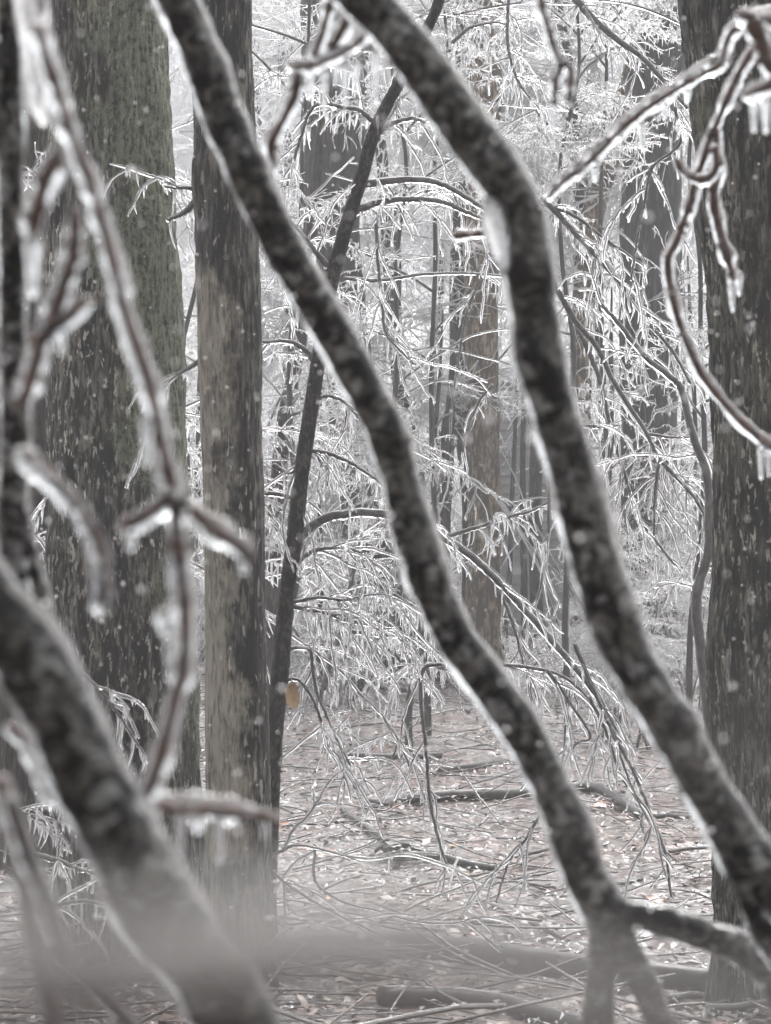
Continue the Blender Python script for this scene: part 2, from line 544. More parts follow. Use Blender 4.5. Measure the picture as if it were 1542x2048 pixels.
def iced_twig(buf, pts, rc, ri, ms, rg, icic=0.045, iclen=0.04, icr=0.0045, sides=(3, 5), drop=0.25, lump=0.18):
    """bark core + ice that hangs a little below it + icicles; ms = (core slot, ice slot)"""
    n = len(pts)
    tp = np.linspace(1, 0.55, n)
    buf.tube(pts, rc * tp, sides[0], ms[0], tip=True)
    off = np.zeros_like(pts); off[:, 2] = -ri * drop
    lum = 1 + lump * rg.normal(0, 1, n)
    buf.tube(pts + off, np.clip(ri * np.linspace(1, 0.68, n) * np.clip(lum, 0.7, 1.5), rc * 0.8, None), sides[1], ms[1], tip=True, tiplen=0.9)
    if icic:
        seg = np.diff(pts, axis=0); L = np.linalg.norm(seg, axis=1)
        for k in range(n - 1):
            hor = 1 - abs(seg[k, 2]) / (L[k] + 1e-9)
            cnt = rg.poisson(L[k] / icic * (0.25 + 0.75 * hor))
            for _ in range(min(cnt, 4)):
                t = pts[k] + seg[k] * rg.random() + np.array([0, 0, -ri * 0.5])
                add_icicle(buf, t, min(0.09, iclen * (0.35 + rg.exponential(0.6))), icr * rg.uniform(0.75, 1.25), ms[1], 4, 3,
                           np.array([rg.normal(0, 0.10), rg.normal(0, 0.10), 0]))


def side_dir(rg, d, ang):
    d = d / np.linalg.norm(d)
    a = rg.normal(0, 1, 3); a -= d * np.dot(a, d); a /= np.linalg.norm(a) + 1e-9
    a[2] *= 0.6
    r = d * math.cos(ang) + a * math.sin(ang)
    return r / np.linalg.norm(r)


def spray_buf(seed, L=1.5, rc=0.005, ri=0.010, droop=0.7, up=0.15, nside=12, nsub=5, icic=0.05, iclen=0.045, start_dir=None, step=0.07, kink=1.0):
    rg = np.random.default_rng(seed)
    buf = Buf()
    d0 = np.array([1, 0, up]) if start_dir is None else np.array(start_dir, float)
    main = walk(rg, (0, 0, 0), d0 / np.linalg.norm(d0), L, step, droop, 0.07 * kink, 0.10 * kink)
    iced_twig(buf, main, rc, ri, (0, 1), rg, icic, iclen)
    n = len(main)
    for k in range(nside):
        s = rg.uniform(0.08, 0.97); i = min(n - 2, int(s * (n - 1)))
        d = side_dir(rg, main[i + 1] - main[i], rg.uniform(0.5, 1.1))
        l1 = L * rg.uniform(0.18, 0.45) * (1.15 - 0.6 * s)
        tw = walk(rg, main[i], d, l1, step * 0.6, droop * 2.6, 0.13 * kink, 0.16 * kink)
        iced_twig(buf, tw, rc * 0.5, ri * 0.62, (0, 1), rg, icic, iclen)
        for j in range(rg.integers(1, nsub + 1)):
            q = rg.integers(0, len(tw) - 1)
            d2 = side_dir(rg, tw[q + 1] - tw[q], rg.uniform(0.5, 1.2)) + np.array([0, 0, 0.3])
            t2 = walk(rg, tw[q], d2, L * rg.uniform(0.05, 0.15), step * 0.4, droop * 9.0, 0.14, 0.1)
            iced_twig(buf, t2, rc * 0.32, ri * 0.46, (0, 1), rg, icic * 1.2, iclen * 0.9)
    return buf


SPRAY_MID = [spray_buf(100 + k, L=rng.uniform(1.0, 1.7), rc=0.0048, ri=0.0080, droop=rng.uniform(0.5, 1.3), up=rng.uniform(-0.1, 0.5),
                       nside=14, nsub=5, kink=1.5, iclen=0.038).mesh('icy_twigs', [M['twig'], M['ice_mid']]) for k in range(9)]
SPRAY_FAR = [spray_buf(200 + k, L=rng.uniform(1.3, 2.2), rc=0.006, ri=0.0085, droop=rng.uniform(0.2, 0.9), up=rng.uniform(-0.1, 0.7),
                       nside=20, nsub=7, icic=0.08, iclen=0.05, step=0.10).mesh('icy_twigs', [M['twig'], M['ice_far']]) for k in range(8)]


SPRAY_FINE = [spray_buf(700 + k, L=rng.uniform(0.9, 1.5), rc=0.0042, ri=0.0078, droop=rng.uniform(-0.1, 0.6), up=rng.uniform(-0.3, 1.2),
                        nside=12, nsub=5, icic=0.045, iclen=0.034, step=0.05, kink=1.8).mesh('icy_twigs', [M['twig'], M['ice_mid']]) for k in range(8)]
SPRAY_LAT = [spray_buf(500 + k, L=rng.uniform(1.6, 2.3), rc=0.0036, ri=0.0090, droop=rng.uniform(-0.1, 0.35), up=rng.uniform(-0.5, 1.0),
                       nside=20, nsub=5, icic=0.11, iclen=0.06, step=0.10).mesh('icy_twigs', [M['twig'], M['ice_far']]) for k in range(9)]


# gaps that the twigs leave open: (left, top, right, bottom) in photo pixels, nearest depth kept free, share of twigs left out
GAPS = [(985, 835, 1118, 1235, 46.0, 1.0), (915, 470, 1000, 1010, 30.8, 0.9), (1245, 240, 1362, 640, 30.0, 0.65), (604, 40, 732, 440, 29.5, 0.6)]
_samp = {}


def put_spray(parent, pool, pos, az, scale, rg, name='icy_twigs'):
    me = pool[rg.integers(0, len(pool))]
    if me.name not in _samp:
        co = np.empty(len(me.vertices) * 3, np.float32); me.vertices.foreach_get('co', co)
        co = co.reshape(-1, 3)
        _samp[me.name] = co[:: max(1, len(co) // 160)]
    q = _samp[me.name] * scale
    ca, sa = math.cos(az), math.sin(az)
    w = np.stack([q[:, 0] * ca - q[:, 1] * sa, q[:, 0] * sa + q[:, 1] * ca, q[:, 2]], 1) + np.asarray(pos) - CAM
    dep = w @ FWD
    px = 771 + F * (w @ RIGHT) / dep; py = 1024 - F * (w @ UP) / dep
    for x0, y0, x1, y1, dmax, share in GAPS:
        ins = (px > x0) & (px < x1) & (py > y0) & (py < y1) & (dep < dmax)
        if ins.mean() > 0.03 and rg.random() < share:
            return None
    o = bpy.data.objects.new(name, me)
    COL.objects.link(o)
    o.parent = parent
    o.location = tuple(np.asarray(pos) - np.array(parent.location))
    o.rotation_euler = (0, 0, az)
    o.scale = (scale, scale, scale)
    o['kind'] = 'stuff'
    return o


# ------------------------------------------------------------------ trunks
def trunk_path(rows, D, top=9.0, dtop=0.0):
    """rows (cx, cy, width) in photo pixels, top to bottom, at depth D -> world path base to top"""
    rows = sorted(rows, key=lambda r: -r[1])
    pts = np.array([P(cx, cy, D) for cx, cy, w in rows]); rad = np.array([w / 2 / F * D for cx, cy, w in rows])
    gz = float(ground_z(D))
    keep = pts[:, 2] > gz + 0.05
    pts, rad = pts[keep], rad[keep]
    base = pts[0].copy(); base[2] = gz - 0.12
    d = pts[-1] - pts[-3 if len(pts) > 2 else 0]; d = d / d[2]
    h = max(0.5, top - pts[-1][2])
    n_ext = 3
    ext = [pts[-1] + d * h * k / n_ext for k in range(1, n_ext + 1)]
    er = [rad[-1] * (1 - 0.6 * k / n_ext) for k in range(1, n_ext + 1)]
    pts = np.vstack([base, pts, ext]); rad = np.concatenate([[rad[0] * 1.22], rad, er])
    return pts, rad


def resample(pts, rad, n):
    c = np.hstack([pts, rad[:, None]])
    s = np.concatenate([[0], np.cumsum(np.linalg.norm(np.diff(pts, axis=0), axis=1))])
    # dense spline, then even arc length
    dn = smooth_path(c, 40 * len(c))
    s = np.concatenate([[0], np.cumsum(np.linalg.norm(np.diff(dn[:, :3], axis=0), axis=1))])
    u = np.linspace(0, s[-1], n)
    return np.stack([np.interp(u, s, dn[:, k]) for k in range(4)], 1)


def bark_trunk(buf, pts, rad, sides, n, amp, m=0, seed=0.0, stretch=6.0, cell=0.02):
    c = resample(pts, rad, n)
    p, r = c[:, :3], c[:, 3]
    th = np.arange(sides) * 2 * math.pi / sides
    ring = np.stack([np.cos(th), np.sin(th), np.zeros(sides)], 1)
    R0 = ring[None] * r[:, None, None]
    q = R0.reshape(-1, 3) / cell
    zc = np.repeat(p[:, 2], sides) / (cell * stretch)
    q = np.stack([q[:, 0], q[:, 1], zc], 1) + seed
    ridge = np.abs(vnoise(q)) * 1.4 - 0.5 + 0.5 * vnoise(q * np.array([2.1, 2.1, 2.6]) + 9)
    lump = vnoise(np.stack([q[:, 0] * cell / 0.12, q[:, 1] * cell / 0.12, np.repeat(p[:, 2], sides) / 0.25], 1) + 3 + seed)
    dr = (amp * ridge + 0.055 * np.repeat(r, sides) * lump).reshape(n, sides)
    v = p[:, None, :] + ring[None] * (r[:, None] + dr)[:, :, None]
    k = np.arange(n - 1)[:, None] * sides; s = np.arange(sides)[None, :]; s2 = (s + 1) % sides
    quads = np.stack([k + s, k + s2, k + sides + s2, k + sides + s], -1).reshape(-1, 4)
    buf.add(v.reshape(-1, 3), quads, None, m)


def limb_path(rg, start, az, length, rise, droop):
    d = np.array([math.cos(az), math.sin(az), rise])
    return walk(rg, start, d / np.linalg.norm(d), length, 0.14, droop, 0.06, 0.05)


def make_tree(name, label, rows, D, mat, top=9.0, sides=40, n=160, amp=0.004, limbs=6, zr=(0.6, 6.0), pool=None,
              cat='tree', group=None, seed=1, sp_per=3, limb_len=(0.8, 2.2), limb_r=0.010, az_range=None, sscale=(0.8, 1.3), cell=0.02, stretch=6.0, azn=0.9):
    rg = np.random.default_rng(seed)
    pts, rad = trunk_path(rows, D, top)
    t = thing(name, label, cat, (pts[0][0], pts[0][1], float(ground_z(D))), group)
    b = Buf()
    bark_trunk(b, pts, rad, sides, n, amp, seed=seed * 3.1, cell=cell, stretch=stretch)
    b.obj('trunk', mat, t)
    c = resample(pts, rad, 80)
    for k in range(limbs):
        z = rg.uniform(*zr)
        i = int(np.argmin(np.abs(c[:, 2] - z)))
        az = rg.uniform(0, 2 * math.pi) if az_range is None else rg.uniform(*az_range)
        L = rg.uniform(*limb_len)
        lp = limb_path(rg, c[i, :3], az, L, rg.uniform(0.1, 0.9), rg.uniform(0.2, 0.8))
        b = Buf()
        b.tube(lp, np.linspace(limb_r * rg.uniform(0.8, 1.4), 0.004, len(lp)), 6, 0, tip=True)
        off = np.zeros_like(lp); off[:, 2] = -0.004
        b.tube(lp + off, np.linspace(limb_r * 1.15, 0.008, len(lp)), 6, 1, tip=True)
        b.obj('limb', [mat, M['ice_far'] if D > 26 else M['ice_mid']], t)
        pl = pool or ((SPRAY_LAT if D > 40 else SPRAY_FAR + SPRAY_LAT * 2) if D > 26 else SPRAY_MID)
        for j in range(sp_per):
            q = int(rg.uniform(0.2, 1.0) * (len(lp) - 1))
            put_spray(t, pl, lp[q], az + rg.normal(0, azn), rg.uniform(*sscale), rg)
    return t, c


# near trees
T1, _ = make_tree('tree', 'broad grey-brown trunk with green lichen, left of the pale-barked trunk',
                  [(213, -60, 232), (216, 100, 234), (219, 300, 244), (224, 500, 264), (231, 800, 274), (235, 1000, 280), (243, 1300, 290),
                   (252, 1500, 292), (258, 1700, 304), (262, 1860, 330)], 13.0, M['bark_big'], 8.0, 220, 620, 0.006, 0, seed=2, cell=0.016)
T2, _ = make_tree('tree', 'slimmer trunk with a strip of pale beige bark, right beside the lichen-covered trunk',
                  [(440, -60, 116), (443, 100, 118), (448, 220, 124), (451, 300, 130), (449, 345, 136), (453, 450, 130), (457, 580, 130), (459, 640, 128), (462, 800, 126),
                   (466, 1000, 124), (470, 1200, 124), (474, 1400, 128), (478, 1600, 134), (477, 1800, 138), (474, 1960, 150)],
                  11.8, M['bark_pale'], 8.0, 160, 620, 0.0032, 0, seed=3, cell=0.012, stretch=7)
T4, _ = make_tree('tree', 'dark rough-barked trunk cut off by the right edge of the view',
                  [(1512, -60, 304), (1515, 100, 300), (1528, 300, 268), (1531, 450, 262), (1538, 600, 250), (1546, 1000, 236), (1535, 1300, 252),
                   (1540, 1500, 246), (1552, 1800, 242), (1560, 1980, 262)], 11.5, M['bark_right'], 8.0, 220, 620, 0.007, 0, seed=4, cell=0.014, stretch=7)
T5, _ = make_tree('tree', 'brownish trunk half hidden behind the lichen-covered trunk at the left edge',
                  [(42, -60, 124), (46, 400, 128), (52, 900, 130), (58, 1300, 136), (62, 1600, 150)], 16.5, M['bark_brown'], 8.0, 90, 300, 0.004, 3, (0.8, 3.5), seed=5)

# background trees
BG = [
    ('thick dark grey trunk seen between the blurred diagonal branches, upper left of centre', [(668, -60, 132), (668, 250, 130), (660, 450, 118), (688, 700, 108), (714, 900, 102), (748, 1150, 106), (770, 1310, 130)], 30.0, 'bark_grey'),
    ('tan upright trunk with a dark knot standing in front of the grey siding', [(974, -60, 66), (970, 200, 68), (962, 560, 66), (966, 800, 66), (968, 1000, 66), (966, 1250, 72), (966, 1300, 84)], 31.5, 'bark_tan'),
    ('dark slim trunk close along the left side of the tan trunk', [(934, -60, 42), (930, 300, 44), (922, 560, 46), (925, 800, 46), (946, 1000, 46), (948, 1290, 54)], 32.0, 'bark_brown'),
    ('broad straight grey trunk left of the dark right-hand tree', [(1330, -60, 118), (1318, 100, 120), (1306, 300, 120), (1300, 480, 120), (1298, 640, 118), (1298, 900, 112), (1296, 1150, 112), (1296, 1330, 132)], 30.5, 'bark_grey'),
    ('thin dark trunk forming the left arm of a V right of centre', [(1098, -60, 28), (1128, 100, 30), (1142, 220, 30), (1158, 330, 32), (1164, 440, 34), (1166, 560, 38), (1164, 800, 40), (1168, 1320, 46)], 32.5, 'bark_grey'),
    ('thin mottled leaning trunk forming the right arm of a V right of centre', [(1300, -60, 44), (1278, 100, 44), (1246, 210, 42), (1222, 310, 44), (1196, 400, 42), (1176, 500, 42), (1160, 700, 40), (1150, 1320, 48)], 31.5, 'bark_tan'),
    ('thin reddish-brown trunk between the pale-barked trunk and the leaning sapling', [(640, 300, 24), (606, 640, 28), (585, 760, 30), (568, 850, 32), (554, 1000, 32), (544, 1150, 34), (535, 1500, 38)], 24.0, 'bark_brown'),
    ('narrow dark trunk just right of the leaning sapling, half lost among icy twigs', [(770, 400, 24), (782, 600, 26), (800, 780, 28), (822, 880, 30), (838, 1000, 30), (846, 1320, 38)], 31.5, 'bark_grey'),
    ('short broken dark stub of a trunk left of the tan trunk', [(900, 820, 18), (896, 850, 26), (894, 950, 26), (890, 1040, 24), (886, 1180, 26), (884, 1320, 32)], 31.0, 'bark_brown'),
    ('dark thin trunk standing against the grey siding right of the tan trunk', [(1052, 700, 10), (1046, 880, 12), (1046, 1000, 13), (1048, 1150, 14), (1050, 1310, 16)], 35.0, 'bark_grey'),
    ('brown flaky trunk against the grey siding, partly behind the right-hand blurred branch', [(1082, 640, 22), (1076, 850, 26), (1070, 1000, 26), (1072, 1150, 26), (1074, 1310, 32)], 34.0, 'bark_brown'),
    ('dark grey trunk low down behind the drooping twigs right of centre', [(1268, 900, 28), (1266, 1050, 40), (1270, 1200, 48), (1272, 1320, 54)], 32.0, 'bark_brown'),
    ('thin brown trunk between two drooping twigs near the pale far house', [(1346, 950, 18), (1340, 1060, 22), (1334, 1150, 24), (1330, 1320, 28)], 33.0, 'bark_brown'),
]
for k, (lab, rows, D, mk) in enumerate(BG):
    short = rows[0][1] > 500
    bare = ('siding' in lab and short)
    tanb = 'tan upright' in lab or 'dark slim trunk close' in lab
    make_tree('tree', lab, rows, D, M[mk], top=(P(0, rows[0][1], D)[2] + 0.3) if short else 10.5, sides=28, n=140, amp=0.004, limbs=0 if bare else 3 if (short or tanb) else 10,
              zr=(0.6, 2.5) if short else (4.5, 8.5) if (tanb or 'V right' in lab) else (0.7, 8.5), seed=20 + k, sp_per=5, sscale=(0.8, 1.4), az_range=(R(40), R(140)), azn=0.45)

def near_what(px):
    for lim, txt in ((100, 'left of the lichen-covered trunk'), (410, 'in the gap left of the pale-barked trunk'), (620, 'just right of the leaning sapling'), (720, 'left of the middle blurred branch'),
                     (800, 'behind the middle blurred branch'), (880, 'right of the middle blurred branch'), (1000, 'around the tan trunk'), (1130, 'before the grey siding'), (1200, 'right of the kinked blurred branch'),
                     (1260, 'just left of the broad grey trunk'), (1345, 'about the broad grey trunk'), (1385, 'right of the broad grey trunk'), (9999, 'beside the dark right-hand trunk')):
        if px < lim:
            return txt


# young saplings standing between the trunks, branching in every direction
for k, (lab, px, D, lean) in enumerate([
        ('icy sapling with a wand-thin stem just right of the pale-barked trunk', 596, 22.0, 20), ('icy sapling behind the upper part of the middle blurred branch', 800, 23.5, -30),
        ('icy sapling left of the dark slim trunk beside the tan one', 868, 25.0, 25), ('icy sapling just right of the kinked blurred branch', 1138, 23.0, 20),
        ('icy sapling between the V trunks and the broad grey trunk', 1215, 25.5, -20), ('icy sapling close to the left edge of the dark right-hand trunk', 1398, 21.0, 10),
        ('icy sapling in the narrow gap between the lichen-covered and pale-barked trunks', 372, 25.0, 5)]):
    make_tree('sapling', lab, [(px + lean * (1 - i_ / 4.0) + float(rng.normal(0, 13)), y_, 6 + 1.1 * i_) for i_, y_ in enumerate((-60, 140, 330, 520, 720, 900, 1080, 1250, 1400))], D, M['bark_young'], top=8.0, sides=10, n=120, amp=0.001,
              limbs=13, zr=(2.9, 6.8) if 'kinked' in lab else (1.0, 6.5), pool=SPRAY_FINE, seed=700 + k, sp_per=3, limb_len=(0.5, 1.4), limb_r=0.007, sscale=(0.6, 1.0), group='young icy saplings between the trunks')

# thin bare stems standing in the thicket
for k, (px, D, w, y0) in enumerate([(640, 27, 12, 700), (672, 33, 20, 560), (728, 29, 14, 620), (812, 34, 22, 480), (850, 30, 12, 760), (868, 36, 20, 600), (1010, 37, 12, 820), 
                                    (1205, 33, 20, 560), (1232, 28, 14, 720), (1322, 30, 16, 800), (1372, 35, 18, 500), (1404, 32, 12, 640), (575, 34, 20, 500), (368, 30, 16, 620), (384, 36, 20, 820), (700, 36, 26, 900), (780, 35, 34, 1050)]):
    ln = float(rng.normal(0, 22))
    rows = [(px + ln * (1 - q / 5.0) + float(rng.normal(0, w * 0.25)), y0 + (1340 - y0) * q / 5.0, w * (0.7 + 0.08 * q)) for q in range(6)]
    make_tree('tree', ('thick-set' if w > 18 else 'thin') + (' grey' if k % 2 == 0 else ' brown') + ' bare stem in the thicket ' + near_what(px), rows, D, M[('bark_grey', 'bark_brown')[k % 2]], top=P(0, y0, D)[2] + 0.6, sides=12, n=80, amp=0.003, limbs=4, zr=(0.8, 3.6),
              pool=SPRAY_FINE, seed=800 + k, sp_per=3, limb_len=(0.3, 0.8), limb_r=0.006, sscale=(0.4, 0.7), az_range=(R(20), R(160)), group='thin bare stems in the icy thicket')

# far trees that fill the wood behind
far_i = 0
for k in range(26):
    D = 44 + 46 * (k / 26) + rng.uniform(-2, 2)
    if 45 < D < 57: 
        D += 12
    px = rng.uniform(-150, 1700)
    w = rng.uniform(0.12, 0.30) * F / D
    lean = rng.normal(0, 25)
    make_tree('tree', ('slender' if w < 0.2 * F / D else 'stout') + ' hazy tree beyond the house, ' + near_what(px), [(px + lean, -60, w * 0.8), (px, 600, w), (px - lean * 0.6, 1260, w * 1.15)], D,
              M['bark_grey' if k % 3 else 'bark_brown'], top=13.0, sides=12, n=40, amp=0.004, limbs=14, zr=(2.5, 12.0), seed=60 + k, sp_per=6,
              limb_len=(1.5, 3.5), limb_r=0.014, sscale=(1.2, 1.9), group='slender icy trees in the hazy wood behind')


# ------------------------------------------------------------------ understorey shrubs hung with ice
def shrub(label, px, D, h, seed, nst=5, nsp=9, spread=0.8, pool=None, group='ice-laden shrubs of the understorey', sc=(0.6, 1.1)):
    rg = np.random.default_rng(seed)
    g = GP(px, D)
    t = thing('shrub', label, 'shrub', g, group)
    far = D > 26
    pl = pool or (SPRAY_LAT + SPRAY_FAR if D > 35 else SPRAY_FINE)
    if D <= 35: sc = (0.45, 0.85)
    for k in range(nst):
        az = rg.uniform(0, 2 * math.pi)
        d = np.array([math.cos(az) * 0.35, math.sin(az) * 0.35, 1.0])
        lp = walk(rg, g + np.array([rg.normal(0, 0.06), rg.normal(0, 0.06), -0.05]), d / np.linalg.norm(d), h * rg.uniform(0.6, 1.1), 0.12, 0.25 / max(h, 0.5) * spread, 0.06, 0.04)
        b = Buf()
        b.tube(lp, np.linspace(0.011, 0.004, len(lp)), 5, 0)
        off = np.zeros_like(lp); off[:, 0] = 0.003; off[:, 2] = -0.004
        b.tube(lp + off, np.linspace(0.0115, 0.008, len(lp)), 5, 1)
        b.obj('stem', [M['twig_dark'], M['ice_far'] if far else M['ice_mid']], t)
        for j in range(nsp):
            q = int(rg.uniform(0.25, 1.0) * (len(lp) - 1))
            put_spray(t, pl, lp[q], rg.uniform(0, 2 * math.pi), rg.uniform(*sc), rg)
    return t


sl = 'tangled shrub of drooping ice-coated twigs in the understorey'
for k, (px, D, h) in enumerate([(560, 33, 2.6), (640, 35, 3.0), (690, 28, 1.6), (760, 36, 3.4), (830, 37, 3.2), (830, 36, 2.2), (1215, 29, 2.2),
                                (1215, 25, 2.0), (1345, 34, 3.2), (1275, 24, 1.5), (1350, 33, 3.2), (1385, 27, 2.4), (1420, 37, 4.0), (620, 38, 4.0), (690, 40, 4.4), (1400, 36, 4.0),
                                (380, 33, 3.0), (20, 24, 2.4), (365, 36, 4.0), (1390, 38, 3.6), (1180, 31, 2.8), (1245, 31, 3.0), (905, 33, 1.6), (670, 31, 2.4), (730, 41, 4.6), (800, 33, 2.0), (590, 28, 1.6)]):
    shrub(('low ' if h < 2.3 else 'tall ' if h > 3.5 else '') + ('far ' if D > 34 else '') + 'tangle of drooping icy twigs ' + near_what(px), px, D, h, 300 + k)

for k, (px, D, h) in enumerate([(585, 42, 5.2), (650, 44, 5.6), (740, 43, 5.4), (760, 45, 6.0), (690, 43, 5.0), (1380, 44, 5.6), (1350, 46, 6.0), (1330, 43, 5.6), (1400, 45, 6.0), (540, 45, 5.8), (372, 44, 3.6)]):
    shrub('tall pale ice-bowed shrub far back, ' + near_what(px), px, D, h, 500 + k, 6, 8, 0.6, group='tall icy shrubs before the far houses', sc=(0.6, 0.95))

# ------------------------------------------------------------------ houses behind the trees
HD = 47.0
hz = float(ground_z(HD))
hx0, hx1 = P(-260, 1000, HD)[0], P(1195, 1000, HD)[0]
hy = HD
BO = 0.124
NB = 28
M['siding'] = plain_mat('grey_siding', (0.135, 0.132, 0.128), (0.165, 0.162, 0.158), 3, 0.6)
M['trim'] = plain_mat('white_trim', (0.62, 0.62, 0.61), (0.7, 0.7, 0.69), 5, 0.5)
M['roof'] = plain_mat('iced_roof', (0.34, 0.34, 0.34), (0.5, 0.5, 0.5), 9, 0.5, 0.3)
M['shade'] = plain_mat('dark_metal', (0.05, 0.048, 0.047), (0.075, 0.07, 0.07), 12, 0.5)
M['pane'] = plain_mat('window_glass', (0.06, 0.065, 0.07), (0.09, 0.095, 0.10), 4, 0.12)
M['pale_siding'] = plain_mat('pale_siding', (0.42, 0.42, 0.415), (0.47, 0.47, 0.465), 3, 0.55)


def house(label, x0, x1, y, zb, nb, mat, depth=7.0):
    t = thing('house', label, 'house', ((x0 + x1) / 2, y, zb))
    b = Buf(); top = zb + 0.2 + nb * BO
    b.box(((x0 + x1) / 2, y + depth / 2 + 0.03, (zb - 0.3 + top) / 2), (x1 - x0 - 0.05, depth, top - zb + 0.3))
    b.obj('wall', mat, t, smooth=False)
    me = None
    for k in range(nb):
        z0 = zb + 0.2 + k * BO
        if me is None:
            b = Buf(); L = (x1 - x0) / 2
            # lapped board: thick lower edge, thin top
            v = [(-L, -0.045, 0), (L, -0.045, 0), (L, 0.02, 0), (-L, 0.02, 0), (-L, -0.004, BO - 0.014), (L, -0.004, BO - 0.014), (L, 0.02, BO - 0.014), (-L, 0.02, BO - 0.014)]
            b.add(v, [(0, 3, 2, 1), (4, 5, 6, 7), (0, 1, 5, 4), (1, 2, 6, 5), (2, 3, 7, 6), (3, 0, 4, 7)])
            me = b.mesh('siding_board', mat, False)
        link('siding_board', me, t, (0, 0, z0 - zb))
    b = Buf()
    e = 0.45
    v = [(x0 - e, y - e, top - 0.05), (x1 + e, y - e, top - 0.05), (x1 + e, y + depth / 2, top + 0.95), (x0 - e, y + depth / 2, top + 0.95),
         (x1 + e, y + depth + e, top - 0.05), (x0 - e, y + depth + e, top - 0.05)]
    v2 = [(a, bb, c + 0.14) for a, bb, c in v]
    b.add(v + v2, [(0, 3, 2, 1), (3, 5, 4, 2), (6, 7, 8, 9), (9, 8, 10, 11), (0, 1, 7, 6), (4, 5, 11, 10), (1, 2, 8, 7), (2, 4, 10, 8), (3, 0, 6, 9), (5, 3, 9, 11)])
    b.obj('roof', M['roof'], t, smooth=False)
    return t, top


hs_t, _ = house('grey clapboard house wall glimpsed behind the icy trees', hx0, hx1, hy, hz, NB, M['siding'])
# dark box with a sloping lid on the siding
mp = P(1000, 1045, HD - 0.16)
mt = thing('meter_box', 'dark box with sloping lid on the grey siding beside the tan trunk', 'meter box', (mp[0], mp[1], mp[2] - 0.24))
b = Buf(); b.box((mp[0], mp[1], mp[2] - 0.03), (0.26, 0.26, 0.42)); b.obj('box', M['shade'], mt, smooth=False)
b = Buf()
x, y, z = mp[0], mp[1], mp[2] + 0.185
v = [(x - .15, y - .16, z), (x + .15, y - .16, z), (x + .15, y + .13, z), (x - .15, y + .13, z), (x - .15, y - .16, z + .10), (x + .15, y - .16, z + .02), (x + .15, y + .13, z + .03), (x - .15, y + .13, z + .12)]
b.add(v, [(0, 3, 2, 1), (4, 5, 6, 7), (0, 1, 5, 4), (1, 2, 6, 5), (2, 3, 7, 6), (3, 0, 4, 7)]); b.obj('lid', M['shade'], mt, smooth=False)

H2 = 62.0
h2, _ = house('pale far house with white window glimpsed left of the dark right-hand trunk', P(1255, 1000, H2)[0], P(1640, 1000, H2)[0], H2, float(ground_z(H2)), 22, M['pale_siding'], 6.0)
for wx in (1358, 1400):
    wp = P(wx, 1085, H2 - 0.05)
    fr = Buf()
    for dx, dz, sx, sz in ((-.30, 0, .09, 1.3), (.30, 0, .09, 1.3), (0, -.62, .52, .08), (0, .62, .52, .08), (0, 0, .52, .05)):
        fr.box((wp[0] + dx, wp[1] + 0.0, wp[2] + dz), (sx, 0.09, sz))
    f = fr.obj('window', M['trim'], h2, smooth=False)
    for dz in (-.3, .3):
        pb = Buf(); pb.box((wp[0], wp[1] + 0.015, wp[2] + dz), (.50, .03, .53)); pb.obj('pane', M['pane'], f, smooth=False, origin=h2.location)

# ------------------------------------------------------------------ the leaning sapling and its iced boughs
sap_rows = [(905, -60, 22), (868, 30, 24), (806, 150, 26), (752, 255, 28), (724, 350, 29), (704, 415, 29), (662, 565, 30), (642, 690, 29), (626, 790, 30), (602, 950, 32),
            (590, 1070, 33), (572, 1200, 34), (562, 1330, 36), (545, 1500, 38), (535, 1700, 42), (530, 1800, 46)]
SAPD = 13.4
sap, sc_path = make_tree('sapling', 'slim dark sapling leaning right across the centre, arching iced boughs on it', sap_rows, SAPD, M['bark_sapling'], 6.5, 48, 420, 0.0022, 0, seed=8, cell=0.012, stretch=2.5)


def px_path(ctrl, D, n=None, jit=0.0, rg=rng):
    """ctrl: (px, py[, dDepth]); smooth path in the world"""
    pts = np.array([P(c[0], c[1], D + (c[2] if len(c) > 2 else 0)) for c in ctrl])
    n = n or max(6, 5 * len(ctrl))
    p = smooth_path(pts, n)
    if jit:
        j = rg.normal(0, jit, p.shape); j[0] = 0
        p = p + j
    return p


